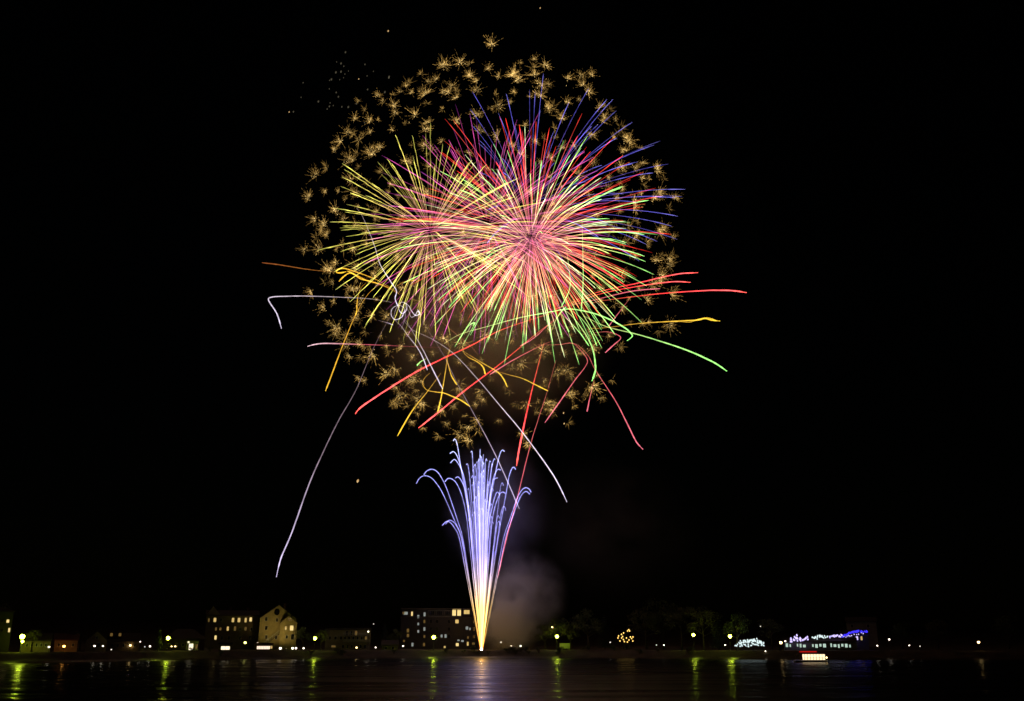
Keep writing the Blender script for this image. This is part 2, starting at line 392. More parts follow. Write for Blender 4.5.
# yellow gabled house
wins = [(266.3, 619, 2.4, 3.6, 'dark_glass'), (266.3, 628, 2.4, 3.6, 'dark_glass'), (266.3, 637, 2.4, 3.6, 'dark_glass'), (277, 620, 2, 3.4, 'dark_glass'), (282, 628, 1.6, 3.2, 'win_warm'), (276, 637.5, 2, 3.4, 'dark_glass')]
hr, hy, hg = house('gabled_house', 'tall cream yellow house with a front gable, floodlit beside the dark hotel wing', 'house', 260, 296.5, 618.5, 605.5, 46, 'front', 'yellow', 'roof', 16, wins, [(284, 1.0)])
ap = at(277, 612, hy); q = MB(); n = 12
q.prism([(ap.x - hr['xc'] + 1.15 * math.cos(2 * math.pi * k / n), ap.z - hg + 1.35 * math.sin(2 * math.pi * k / n)) for k in range(n)], -0.09, 0.02)
q.build('round_window', M['dark_glass'], hr)
def annex(px0, px1, pe, pr, dep, wins_):
    a, b_, r_ = at(px0, pe, hy), at(px1, pe, hy), at((px0 + px1) / 2, pr, hy); X = hr['xc']
    x0, x1 = a.x - X, b_.x - X; xm = (x0 + x1) / 2; ze = a.z - hg; zr = r_.z - hg
    q = MB(); q.prism([(x0, 0), (x1, 0), (x1, ze), (xm, zr), (x0, ze)], -dep, -0.003); an = q.build('annex', M['yellow'], hr)
    q = MB(); k = (zr - ze) / (xm - x0)
    for s in (-1, 1):
        P = [(xm, zr + 0.02), (xm + s * (xm - x0 + 0.4), ze - k * 0.4 + 0.02), (xm + s * (xm - x0 + 0.4), ze - k * 0.4 + 0.25), (xm, zr + 0.28)]
        q.prism(P if s < 0 else P[::-1], -dep - 0.3, 0.2)
    q.build('annex_roof', M['roof'], an)
    for wx, wy, ww, wh, mt in wins_:
        p = at(wx, wy, hy - dep); window(hr, p.x - X, p.z - hg, ww / 2.5, wh / 2.5, mt, -dep)
annex(280.5, 297, 623, 616, 3.0, [(288.3, 619.3, 3, 2, 'win_dim'), (290, 628, 3.2, 4.6, 'win_bright'), (284, 628, 1.5, 3, 'win_warm'), (291, 637, 3, 5, 'dark_glass'), (285, 637, 2, 3, 'dark_glass')])
# sloping stair up the front of the house
q = MB(); X = hr['xc']; a = at(263, 645, hy - 2); b_ = at(278, 633, hy - 2)
for i in range(14):
    u = i / 14; x = a.x + (b_.x - a.x) * u - X; z = a.z + (b_.z - a.z) * u - hg
    q.box(x, x + (b_.x - a.x) / 14 - 0.01, -2.6, -1.2, max(0.1, z - 0.3), z)
st = q.build('outside_stair', M['wood'], hr)
q = MB(); q.tube([(a.x - X, -2.7, a.z - hg + 1), (b_.x - X, -2.7, b_.z - hg + 1)], 0.06, 6)
for i in range(8):
    u = i / 7; x = a.x + (b_.x - a.x) * u - X; z = a.z + (b_.z - a.z) * u - hg; q.tube([(x, -2.7, z - 0.3), (x, -2.7, z + 1)], 0.04, 5)
q.build('stair_rail', M['white'], hr)
# low lit fronts
house('snack_kiosk', 'low kiosk with one wide cream lit counter below the hotel', 'kiosk', 219, 232, 644.4, 642.6, 22, 'flat', 'brown', 'roof', 4, [(225.4, 648, 8.6, 3.2, 'shop')])
tr_, ty, tg = house('terrace_pavilion', 'low terrace pavilion glowing pinkish white at the foot of the yellow gabled house', 'pavilion', 254.5, 273, 644.4, 642.8, 20, 'flat', 'brown', 'redroof', 5,
      [(257.6, 643.4, 1.7, 1.7, 'shop_pink')] + [(258.5 + 3.3 * i, 647.6, 3.0, 2.9, 'shop_pink') for i in range(4)] + [(271.4, 647.2, 1.6, 2.6, 'win_warm')])
# flats and cottage
wins = grid(347, 356, 3, 633, 2, 4, ['win_dim', 'dark_glass'], 5) + grid(330, 341, 3, 638, 2, 3, D2, 6) + grid(345, 366, 6, 638, 1.8, 3, D2 + ['win_dim'], 7) + [(333.5, 646.4, 4, 1.6, 'win_dim')] + grid(343, 365, 6, 646.5, 1.8, 3, D2, 8)
hr, hy, hg = house('low_apartments', 'low dim apartment block with balconies, right of the third green lamp', 'apartment block', 326, 371, 630, 628, 52, 'flat', 'tan', 'roof', 14, wins)
for zz in (635.6, 642.4):
    a = at(343, zz, hy); b_ = at(370, zz, hy); q = MB(); X = hr['xc']
    q.box(a.x - X, b_.x - X, -1.5, -0.003, a.z - hg - 0.1, a.z - hg + 0.1); bl = q.build('balcony', M['grey'], hr)
    q = MB(); q.box(a.x - X, b_.x - X, -1.5, -1.42, a.z - hg + 0.95, a.z - hg + 1.03)
    for i in range(34): x = a.x - X + (b_.x - a.x) * i / 33.01; q.box(x, x + 0.05, -1.48, -1.43, a.z - hg + 0.1, a.z - hg + 0.95)
    q.build('railing', M['white'], bl)
house('bank_cottage', 'dim little cottage between the low apartments and the dark hotel block', 'cottage', 382, 398, 645, 641, 40, 'side', 'grey', 'roof', 8, [(386, 648, 2, 2.4, 'dark_glass'), (393, 648, 2, 2.4, 'dark_glass')])
# hotel block, right
wins = [(406, 613.5, 3.2, 2.8, 'win_cool'), (412.3, 614, 1.6, 4.2, 'win_bright'), (403.5, 613, 1.6, 2, 'win_dim'), (418.3, 616.6, 1.9, 3.0, 'win_cool'), (424.6, 614.4, 1.8, 3.8, 'win_cool'), (418.3, 624, 1.5, 2.4, 'win_cool'), (418.3, 631.4, 1.6, 2.6, 'win_cool'),
        (424.4, 621.5, 1.6, 3, 'win_dim'), (424.4, 629, 1.7, 3.4, 'win_cool'), (424.4, 636.5, 1.6, 2.4, 'win_dim'), (408, 630.5, 2.2, 3.5, 'win_dim'), (408, 635.5, 2.2, 3, 'win_dim'), (404, 641, 1.6, 2, 'win_dim'),
        (457, 621.4, 3.2, 3.6, 'win_warm'), (467, 628, 2.4, 3, 'win_cool'), (470, 628.8, 1.4, 2.2, 'win_cool'), (441.6, 636, 1.8, 2.8, 'win_cool'), (445.6, 636, 2, 3.4, 'win_cool'), (457.3, 644.6, 2.6, 2.8, 'win_bright'), (462.5, 641, 2.4, 1.8, 'win_cool'), (458.5, 640.3, 2, 1.4, 'win_cool'),
        (467.8, 643.8, 1.6, 3.6, 'win_warm'), (468, 637.4, 1.4, 2.4, 'win_dim'), (473.5, 643.6, 2.6, 2.0, 'win_dim'), (444.7, 647, 1.7, 1.8, 'win_warm'), (424, 644.5, 1.8, 3.2, 'win_dim'), (412.5, 644.6, 1.8, 3.4, 'win_cool')]
for yy in (621.5, 629, 636.5):
    for xx in (431, 437, 449, 474): wins.append((xx, yy, 1.8, 3.2, 'dark_glass'))
hr, hy, hg = house('hotel_block', 'big dark flat roofed hotel block with scattered lit windows, left of the fountain of sparks', 'hotel', 401, 477, 617.6, 616.6, 58, 'flat', 'dark_brown', 'roof', 18, wins[2:] + [])
X = hr['xc']; q = MB(); a = at(402, 609, hy); b_ = at(476, 617, hy)
q.box(a.x - X, b_.x - X, 1.5, 14, b_.z - hg + 0.5, a.z - hg); ph = q.build('penthouse', M['dark_brown'], hr)
q = MB(); q.box(a.x - X - 0.4, b_.x - X + 0.4, 1.0, 14.4, a.z - hg + 0.01, a.z - hg + 0.35); q.build('penthouse_roof', M['roof'], ph)
for wx, wy, ww, wh, mt in [(406, 613.3, 4.0, 2.8, 'win_cool'), (412.3, 613.8, 1.6, 4, 'win_bright'), (454.4, 612.8, 3.6, 5.6, 'win_bright'), (459.4, 612.8, 3.6, 5.6, 'win_bright'), (457, 608.9, 8.4, 0.9, 'win_warm'), (467, 612, 5.6, 3.8, 'win_warm'), (432, 613, 5, 3.6, 'dark_glass'), (440, 613, 5, 3.6, 'dark_glass'), (448, 613, 5, 3.6, 'dark_glass')]:
    p = at(wx, wy, hy + 1.5); window(hr, p.x - X, p.z - hg, ww / 2.3, wh / 2.3, mt, 1.5, frame='wood')
q = MB()
for zz in (610.8, 616.4):
    p0, p1 = at(428, zz, hy), at(452, zz, hy); q.box(p0.x - X, p1.x - X, -0.12, -0.05, p0.z - hg, p0.z - hg + 0.1)
for i in range(13):
    p0, p1 = at(428 + 2 * i, 616.4, hy), at(428 + 2 * i, 610.8, hy); q.box(p0.x - X, p0.x - X + 0.06, -0.12, -0.05, p0.z - hg, p1.z - hg)
q.build('terrace_railing', M['steel'], hr)
# pavilion, right
widths = [2.2, 1.2, 2.8, 1.2, 1.6, 2.6, 3.2, 1.4, 2.4, 2.0, 2.8, 1.2, 1.4, 2.6, 1.6, 2.0, 2.4, 1.4]
x = 785.5; wins = []
for i, w_ in enumerate(widths):
    if i not in (2, 6, 11): wins.append((x + w_ / 2, 645.2 + (i % 3) * 0.4, w_, 3.4 - (i % 2) * 0.9, 'pav'))
    x += w_ + 1.7
hr, hy, hg = house('lake_pavilion', 'long low pavilion with a row of greenish white windows behind the tour boat', 'pavilion', 783, 856, 641.6, 638.4, 34, 'side', 'grey', 'roof', 10, wins)
hr, hy, hg = house('boathouse', 'dark house outlined by blue and violet lights at the right end of the lit pavilion', 'boathouse', 840, 868, 636, 631, 52, 'side', 'grey', 'roof', 12, [(857, 633.9 + 4, 2.0, 4, 'bulb_violet'), (861.5, 634 + 4, 1.6, 4, 'win_warm'), (849, 638.5, 2, 2, 'dark_glass')])
house('hillside_house', 'barely visible grey gabled house above the blue lit boathouse', 'house', 846, 876, 621.5, 617.4, 120, 'side', 'grey', 'roof', 12, [(852, 626, 2.4, 3, 'dark_glass'), (868, 626, 2.4, 3, 'dark_glass')])

# ------------------------------------------------------------------ lamps
def floodlight(px, py, label, d=14, low=None, k=1.0):
    y = back(px, d); p = at(px, py, y); g = gz(p.x, y)
    t = empty('street_lamp', (p.x, y, g), label, 'street lamp', 'tall yellow green lamps along the shore'); h = p.z - g
    r = 0.62 * k
    q = MB(); q.lathe([(0.22, -0.5), (0.22, 0.3), (0.13, 0.35), (0.08, h - r - 0.3)], sides=10); q.build('pole', M['metal'], t, smooth=True)
    q = MB(); q.lathe([(0.08, h - r - 0.32), (0.4, h - r - 0.14), (0.4, h - r - 0.08)], sides=14); q.lathe([(0.3, h + r), (0.24, h + r + 0.12), (0.05, h + r + 0.3)], sides=14)
    for a in range(4): q.tube(spline([(rr_ * math.cos(a * 1.5708 + .7), rr_ * math.sin(a * 1.5708 + .7), zz) for rr_, zz in ((0.38, h - r - 0.1), (r * 1.06, h - 0.05), (0.28, h + r + 0.04))], 4), 0.02, 4)
    q.build('lantern_frame', M['metal'], t)
    q = MB()
    q.lathe([(r * math.sin(math.pi * i / 10) + 0.01, h - 0.05 - r * math.cos(math.pi * i / 10)) for i in range(11)], sides=14); q.build('bulb', M['sodium'], t, smooth=True)
    if low:
        z = at(px, low, y).z - g
        q = MB(); q.tube([(0, 0, z + 0.5), (0.35, -0.3, z + 0.5), (0.4, -0.35, z + 0.3)], 0.04, 5); ar = q.build('bracket', M['metal'], t)
        q = MB(); q.lathe([(0.34 * math.sin(math.pi * i / 8) + 0.01, z - 0.34 * math.cos(math.pi * i / 8)) for i in range(9)], (0.4, -0.35, 0), 12); q.build('lower_bulb', M['sodium'], ar, smooth=True)
    return t
floodlight(22.3, 636.5, 'tall yellow green lamp with a second smaller globe below its head, leftmost on shore', 16, 641.5)
floodlight(168.2, 638, 'tall yellow green lamp in front of the dark hipped shed', k=0.95)
floodlight(315, 638.2, 'tall yellow green lamp between the yellow gabled house and the low apartments', k=0.9)
floodlight(433.8, 637.2, 'tall yellow green lamp in front of the dark hotel block', k=1.05)
floodlight(557, 636.4, 'tall yellow green lamp beside the white trailer, right of the smoke', k=0.95)
floodlight(693.5, 634.8, 'tall yellow green lamp on bare bank, left one of the close pair', k=0.85)
floodlight(730, 636.2, 'tall yellow green lamp just left of the white string lights', k=0.95)

def path_lamp(px, py, label, mat='lamp_white', r=0.2, d=16, name='path_lamp', min_h=0.5):
    y = back(px, d); p = at(px, py, y); g = gz(p.x, y); h = max(min_h, p.z - g)
    t = empty(name, (p.x, y, g), label, 'path lamp' if name == 'path_lamp' else 'lantern', 'small lamps along the shore')
    q = MB(); q.lathe([(0.1, -0.4), (0.1, 0.1), (0.045, 0.15), (0.045, h - r * 0.9), (r * 0.7, h - r * 0.85), (r * 0.7, h - r * 0.7)], sides=8); q.build('post', M['metal'], t)
    q = MB(); q.lathe([(r * math.sin(math.pi * i / 8) + 0.005, h - r * math.cos(math.pi * i / 8)) for i in range(9)], sides=12); q.build('globe', M[mat], t, smooth=True)
    q = MB(); q.lathe([(r * 0.75, h + r * 0.75), (r * 0.5, h + r * 1.05), (0.03, h + r * 1.25)], sides=8); q.build('cap', M['metal'], t)
    return t
PL = path_lamp
PL(49, 647, 'small white lamp right of the green lit shed', r=0.26)
PL(64, 646.3, 'orange lamp burning in front of the small cottage', 'lamp_orange', 0.34, 27)
PL(94.6, 646, 'small white lamp under the left half of the gable of the tan villa', r=0.26)
PL(103, 646, 'small white lamp at the right corner of the tan gabled villa', r=0.22)
PL(111.3, 649.6, 'faint low lamp on the grass below the two dormers', 'lamp_dim', 0.2, 10)
PL(130.3, 645.4, 'warm white lamp in front of the right end of the low wing house', 'lamp_warm', 0.3, 24)
PL(140.2, 641.6, 'small white lamp on a taller post just right of the low wing house', r=0.2)
PL(150, 646.3, 'bright white lamp left of the yellow green lamp at the hipped shed', r=0.27)
PL(144.8, 646.8, 'faint small lamp between a tall posted lamp and a bright white one', 'lamp_dim', 0.17)
PL(171.6, 646.4, 'small warm lamp right under the yellow green lamp at the hipped shed', 'lamp_warm', 0.2, 12)
PL(175.2, 646.4, 'small warm lamp between the yellow green lamp and the white kiosk', 'lamp_warm', 0.24, 16)
PL(245.2, 642.6, 'pale green globe lamp in front of the long brown hotel', 'globe_green', 0.46, 18)
PL(280.3, 648.3, 'bright white lamp just right of the glowing terrace pavilion', r=0.42)
PL(292.6, 648.3, 'left one of two touching white lamps under the annex of the yellow house', r=0.4)
PL(296, 648.2, 'right one of two touching white lamps under the annex of the yellow house', r=0.36)
PL(303.6, 648.2, 'white lamp left of the foot of the third yellow green lamp', r=0.3)
PL(356.6, 647.6, 'warm white lamp in front of the low apartments', 'lamp_warm', 0.3)
PL(368.3, 631.6, 'white lamp high on a pole at the right corner of the low apartments', r=0.3, d=40)
PL(373.6, 624, 'faint lamp on the highest pole above the right corner of the low apartments', 'lamp_dim', 0.2, 44)
PL(375.6, 647.4, 'small white lamp just right of the low apartments', r=0.24)
PL(403.2, 646, 'small white lamp at the left foot of the dark hotel block', r=0.28)
PL(501, 642.2, 'dim small lamp showing through the foot of the smoke', 'lamp_dim', 0.3)
PL(511.2, 645.8, 'dim small lamp under the smoke, the middle one of three', 'lamp_white', 0.17)
PL(520.6, 646, 'small white lamp under the right edge of the smoke', r=0.3)
PL(552.3, 627.2, 'pale lamp on a very tall pole just left of the lamp by the trailer', 'lamp_warm', 0.3, 20)
PL(610.2, 642.3, 'faint lamp left of the tree with golden lights', 'lamp_dim', 0.26, 20)
PL(656.5, 645, 'faint lamp on the bare bank right of the golden lit tree', 'lamp_dim', 0.2)
PL(664, 645, 'small white lamp on the bare bank halfway between golden tree and lamp pair', r=0.21)
PL(725.2, 645, 'small white lamp at the foot of the lamp by the string lights', r=0.24)
PL(760.5, 626.3, 'faint lamp high above the white string lights', 'lamp_dim', 0.22, 60)
PL(765.4, 651.2, 'small low lamp near the water under the white string lights', r=0.2, d=7)
PL(780.8, 642.6, 'large warm white globe lamp at the left end of the lit pavilion', 'lamp_warm', 0.5, 18)
PL(785.3, 641.2, 'smaller white globe lamp beside the large one at the lit pavilion', r=0.26, d=18)
PL(877.3, 645.6, 'small white lamp low beside the right end of the blue lit boathouse', r=0.24)
PL(889.2, 639.4, 'white lamp on a taller post right of the blue lit boathouse', r=0.3)
PL(909.3, 645.4, 'small white lamp alone on the dark shore at right', r=0.21)
PL(920, 646.2, 'faint lamp, last before the empty dark stretch of shore at right', 'lamp_dim', 0.2)
PL(978.6, 642.2, 'lone warm orange lamp at the far right of the shore', 'lamp_warm', 0.42)

# floodlights that wash the yellow house
def wash(px, py, d, label, power, colr):
    y = back(px, d); p = at(px, py, y); g = gz(p.x, y)
    t = empty('ground_spotlight', (p.x, y, g), label, 'spotlight', 'ground spotlights on the house front')
    q = MB(); q.box(-0.25, 0.25, -0.2, 0.2, -0.2, 0.12); q.lathe([(0.1, 0.12), (0.28, 0.2), (0.3, 0.5), (0.26, 0.5)], sides=12); q.build('housing', M['metal'], t)
    q = MB(); q.lathe([(0.25, 0.505), (0.2, 0.55)], sides=12); q.build('lens', M['win_bright'], t)
    L = bpy.data.lights.new('spotlight_beam', 'SPOT'); L.energy = power; L.color = colr; L.spot_size = R(120); L.spot_blend = 0.9; L.shadow_soft_size = 0.2
    o = bpy.data.objects.new('beam', L); col.objects.link(o); o.parent = t; o.location = (0, 0, 0.75); o.rotation_euler = (R(150), 0, 0)
wash(268, 651, 36, 'small ground spotlight at the left of the yellow house front', 1900, (1, 0.74, 0.27))
wash(286, 651, 34, 'small ground spotlight before the annex of the yellow house', 420, (1, 0.74, 0.27))

# ------------------------------------------------------------------ string lights and lit decorations
def string_lights(name, label, pts, mat, d, n, r, jitter=0.0, group=None, posts=True):
    y = back(pts[0][0], d)
    P = spline([at(px, py, y + 0.6 * math.sin(i * 1.3)) for i, (px, py) in enumerate(pts)], 8)
    g = gz(P[0].x, y); root = empty(name, (P[0].x, P[0].y, g), label, 'string lights', group)
    o = Vector(root.location); P = [p - o for p in P]
    q = MB(); q.tube(P, 0.025, 4)
    if posts:
        for p in (P[0], P[-1], P[len(P) // 2]):
            zb = gz(p.x + o.x, p.y + o.y) - o.z - 0.3; q.tube([(p.x, p.y, zb), (p.x, p.y, p.z + 0.1)], 0.05, 5)
    q.build('wire', M['metal'], root)
    bm_ = None
    for i in range(n):
        u = (i + 0.5) / n * (len(P) - 1); k = int(u); p = P[k].lerp(P[min(k + 1, len(P) - 1)], u - k)
        p = p + Vector((rng.uniform(-jitter, jitter), 0, rng.uniform(-jitter, jitter) - 0.1))
        if bm_ is None:
            q = MB(); q.lathe([(0.02, r * 1.5), (r * 0.5, r * 1.1), (r, 0.2 * r), (r * 0.75, -0.6 * r), (0.02, -r)], sides=8); bm_ = q.mesh('bulb', M[mat], True)
        link('bulb', bm_, root, p)
string_lights('string_lights', 'low wavy strand of white lights, the lowest left of the white cluster', [(735, 645.8), (741, 644.6), (748, 645.4), (756, 643.8), (765, 645)], 'bulb_white', 20, 40, 0.22, 0.5, 'white string lights beside the lamp')
string_lights('string_lights', 'white strand arching over the top of the white cluster', [(739, 644), (745, 640.6), (751, 641.6), (757, 639.6), (763, 643.6)], 'bulb_white', 24, 36, 0.26, 0.55, 'white string lights beside the lamp')
string_lights('string_lights', 'short white strand through the middle of the white cluster', [(746, 643.2), (752, 641.4), (758, 642.6), (762, 641.6)], 'bulb_white', 22, 24, 0.24, 0.5, 'white string lights beside the lamp')
string_lights('string_lights', 'jagged violet white strand with a peak at the left end of the pavilion', [(790, 639.2), (794, 640.5), (796, 636.4), (798, 639), (803, 638.4), (808, 638.2)], 'bulb_violet', 33, 34, 0.3, 0.6, 'coloured lights over the pavilion', False)
string_lights('string_lights', 'white strand hanging over the middle of the pavilion roof', [(813.5, 637), (816, 637.6), (819, 636), (822, 637.4), (827, 635.2)], 'bulb_white', 33, 26, 0.26, 0.5, 'coloured lights over the pavilion', False)
string_lights('string_lights', 'short violet white strand between the white strand and the blue one', [(830, 637), (834, 635.6), (838, 636), (842, 635)], 'bulb_violet', 33, 20, 0.24, 0.4, 'coloured lights over the pavilion', False)
string_lights('string_lights', 'blue strand along the eaves of the dark boathouse', [(842, 636.6), (846, 634.6), (852, 632), (858, 631.4), (868, 631.2)], 'bulb_blue', 50, 34, 0.3, 0.25, 'coloured lights over the pavilion', False)
string_lights('string_lights', 'second blue violet strand below the eaves of the dark boathouse', [(843, 637), (848, 636), (853, 634.4), (860, 633.4), (864, 632.2)], 'bulb_violet', 50, 12, 0.2, 0.3, 'coloured lights over the pavilion', False)

# ------------------------------------------------------------------ trees
def leaf_cloud(q, c, rad, n, size, rr, flat=0.8):
    for _ in range(n):
        while True:
            v = Vector((rr.uniform(-1, 1), rr.uniform(-1, 1), rr.uniform(-1, 1)))
            if 0.25 < v.length < 1: break
        p = Vector(c) + Vector((v.x * rad, v.y * rad, v.z * rad * flat))
        a = Vector((rr.gauss(0, 1), rr.gauss(0, 1), rr.gauss(0, 1))).normalized(); b_ = a.orthogonal().normalized(); s = size * rr.uniform(0.6, 1.4)
        e = a.cross(b_)
        q.add([p - b_ * s, p + e * s * 0.55, p + b_ * s, p - e * s * 0.55], [(0, 1, 2, 3)])
def broadleaf(seed, h):
    rr = random.Random(seed); t = MB(); q = MB()
    t.tube([(0, 0, -0.5), (0.1, 0, h * 0.2), (0.2, 0.1, h * 0.45), (0.1, 0.2, h * 0.8)], [h * 0.03, h * 0.022, h * 0.016, h * 0.004], 8)
    for i in range(13):
        a = i * 2.4 + rr.uniform(-.3, .3); z0 = h * rr.uniform(0.28, 0.7); L = h * rr.uniform(0.2, 0.34) * (1.1 - 0.5 * abs(z0 / h - 0.45)); zz = z0 + L * rr.uniform(0.35, 0.9)
        tip = Vector((L * math.cos(a), L * math.sin(a), zz))
        t.tube([(0.15, 0.1, z0), tip * 0.55 + Vector((0, 0, z0 * 0.45)), tip], [h * 0.009, h * 0.006, h * 0.002], 5)
        leaf_cloud(q, tip, h * rr.uniform(0.1, 0.16), 95, h * 0.017, rr)
        leaf_cloud(q, tip * 0.7 + Vector((0, 0, zz * 0.3 + h * .05)), h * 0.1, 45, h * 0.017, rr)
    leaf_cloud(q, (0, 0, h * 0.88), h * 0.13, 110, h * 0.017, rr)
    return t, q
def conifer(seed, h):
    rr = random.Random(seed); t = MB(); q = MB()
    t.tube([(0, 0, -0.5), (0, 0, h * 0.5), (0, 0, h)], [h * 0.022, h * 0.012, 0.02], 7)
    n = 16
    for i in range(n):
        u = i / (n - 1); z = h * (0.1 + 0.86 * u); L = h * 0.24 * (1 - u) ** 0.85 + 0.15
        for k in range(8):
            a = k * 0.785 + i * 0.7 + rr.uniform(-.2, .2); l = L * rr.uniform(0.75, 1.15)
            t.tube([(0, 0, z), (l * math.cos(a), l * math.sin(a), z - l * 0.25)], [0.05, 0.015], 3)
            for s in (0.35, 0.6, 0.8, 1.0): leaf_cloud(q, (l * s * math.cos(a), l * s * math.sin(a), z - l * s * 0.25), l * 0.17 + 0.1, 5, h * 0.016, rr, 0.5)
    return t, q
PROTO = []
for i, (fn, sd_, mt, hh) in enumerate(((broadleaf, 3, 'leaf', 12.0), (broadleaf, 8, 'leaf2', 12.0), (conifer, 5, 'needle', 12.0), (broadleaf, 14, 'leaf2', 12.0))):
    t, q = fn(sd_, hh); PROTO.append((t.mesh('trunk', M['bark'], True), q.mesh('crown', M[mt])))
def tree(px, py_top, d, k, label):
    y = back(px, d); p = at(px, py_top, y); g = gz(p.x, y); s = (p.z - g) / 12.0
    e = empty('conifer_tree' if k == 2 else 'leafy_tree', (p.x, y, g), label, 'tree', 'trees along the far shore', rng.uniform(0, 6.28)); e.scale = (s, s, s)
    link('trunk', PROTO[k][0], e); link('crown', PROTO[k][1], e); return e, y, p
TREES = [(34, 629, 24, 1, 'leafy tree right beside the lamp at the left end of the shore'), (-8, 600, 60, 0, 'tall dark tree behind the corner house at the left edge'), (82, 630, 50, 0, 'dark leafy tree between the orange cottage and the gabled villa'), (160, 626, 26, 2, 'dark conifer left of the lamp at the hipped shed'),
    (304, 626, 34, 0, 'leafy tree between the yellow house and the third green lamp'), (322, 629, 21, 1, 'small leafy tree tinted green close behind the third lamp'), (385, 622, 60, 2, 'dark conifer between low apartments and hotel block'), (395, 628, 52, 0, 'dark leafy tree at the left corner of the hotel block'),
    (545, 624, 20, 1, 'leafy tree tinted green left of the lamp by the trailer'), (556, 617, 24, 0, 'tall leafy tree behind the lamp by the trailer'), (570, 620, 20, 3, 'leafy tree tinted green behind the white trailer'), (588, 608, 40, 0, 'tall dim tree left of the golden lit tree'), (604, 614, 46, 2, 'dim conifer just left of the golden lit tree'),
    (645, 606, 44, 3, 'dim reddish leafy tree right of the golden lit tree'), (662, 598, 50, 0, 'tallest dim tree on the bare bank'), (680, 606, 40, 1, 'dim leafy tree left of the left lamp of the close pair'), (702, 604, 26, 3, 'tall dim tree just right of the left lamp of the close pair'), (717, 612, 38, 2, 'conifer between the close pair of lamps'), (735, 612, 24, 0, 'leafy tree behind the lamp by the string lights'),
    (770, 618, 46, 1, 'dark leafy tree right of the white string lights'), (900, 622, 60, 0, 'dark tree right of the blue lit boathouse'), (935, 618, 60, 3, 'dark leafy tree on the empty right shore'), (1005, 614, 60, 0, 'dark tree at the right edge behind the lone orange lamp')]
for tt in TREES: tree(*tt)
e, y, p = tree(625.5, 629, 24, 2, 'small conifer hung with golden lights')
g0 = Vector((p.x, y, gz(p.x, y)))
root = empty('string_lights', g0, 'golden lights draped over the small conifer', 'string lights')
qb = MB(); qb.lathe([(0.02, .3), (.16, .2), (.24, 0), (.16, -.18), (.02, -.24)], sides=8); bm_ = qb.mesh('bulb', M['bulb_gold'], True); qw = MB(); pts = []
for px, py in ((618, 638), (618.6, 636), (620, 641), (621.4, 634.4), (622.6, 636.6), (623.4, 639.6), (623.6, 633), (624.4, 641.6), (626.4, 638), (627.6, 631), (628.8, 629.8), (629.6, 631), (629, 640), (630.4, 637), (631.6, 638.6), (632.8, 641), (633, 637), (627.4, 642), (621.6, 638)):
    v = at(px, py, y - 0.9 - 1.0 * (py - 629) / 12) - g0; pts.append(v); link('bulb', bm_, root, v)
pts.sort(key=lambda v: v.z); qw.tube(pts, 0.015, 3); qw.build('wire', M['metal'], root)

# ------------------------------------------------------------------ white trailer by the lamp, boats, pontoon
y = back(564.5, 20); a = at(559.5, 643.5, y); b_ = at(570.5, 650, y); g = gz((a.x + b_.x) / 2, y)
t = empty('box_trailer', ((a.x + b_.x) / 2, y, g), 'white box trailer parked under the yellow green lamp right of the smoke', 'trailer'); hw = (b_.x - a.x) / 2; zt = max(a.z - g, 2.6)
q = MB(); q.box(-hw, hw, 0, 1.9, 0.55, zt); q.build('body', M['white'], t)
q = MB(); q.box(-hw - 0.03, hw + 0.03, -0.03, 1.93, zt, zt + 0.06); q.box(-hw - 0.02, hw + 0.02, -0.02, 1.92, 0.45, 0.55); q.build('trim', M['steel'], t)
for sy in (-0.12, 1.82):
    for wx in (-0.45, 0.45):
        q = MB(); n = 14
        q.prism([(wx + 0.33 * math.cos(2 * math.pi * k / n), 0.33 + 0.33 * math.sin(2 * math.pi * k / n)) for k in range(n)], sy, sy + 0.2); q.build('wheel', M['rubber'], t)
q = MB(); q.tube([(hw, 0.3, 0.5), (hw + 1.3, 0.95, 0.5)], 0.05, 5); q.tube([(hw, 1.6, 0.5), (hw + 1.3, 0.95, 0.5)], 0.05, 5); q.tube([(hw + 1.2, 0.95, 0.5), (hw + 1.2, 0.95, 0.0)], 0.04, 5); q.build('drawbar', M['steel'], t)

def hull(L, Bm, Hh, n=12):
    q = MB(); prof = []
    for i in range(n + 1):
        u = i / n; w = Bm / 2 * (1 - max(0, (u - 0.55) / 0.45) ** 2.2) * (0.82 + 0.18 * min(1, u * 4)); sh = Hh * (1 + 0.25 * max(0, (u - 0.5) * 2) ** 2)
        x = -L / 2 + L * u
        prof.append([(x, -w, sh), (x, -w * 0.9, sh * 0.4), (x, -w * 0.5, -0.25), (x, w * 0.5, -0.25), (x, w * 0.9, sh * 0.4), (x, w, sh)])
    vs_ = [v for p in prof for v in p]; fs = []
    for i in range(n):
        for k in range(5): fs.append((i * 6 + k, i * 6 + k + 1, (i + 1) * 6 + k + 1, (i + 1) * 6 + k))
        fs.append((i * 6 + 5, i * 6, (i + 1) * 6, (i + 1) * 6 + 5))
    fs.append((0, 1, 2, 3, 4, 5)); fs.append(tuple(n * 6 + k for k in range(6))[::-1]); q.add(vs_, fs); return q
wpt = on_water(811, 662.3)
t = empty('tour_boat', (wpt.x, wpt.y, 0), 'tour boat with a glowing cream cabin and a red lit roof edge', 'boat')
sc = wpt.y / F * math.cos(PITCH) * 1.0
def bx(px): return (px - 811) * sc
def bz(py): return at(811, py, wpt.y).z
hl = hull(33 * sc, 3.0, bz(660.4)).build('hull', M['white'], t)
q = MB(); q.box(bx(803.5), bx(825), -1.1, 1.1, bz(660.6), bz(660.2) + 0.1); q.build('deck', M['wood'], t)
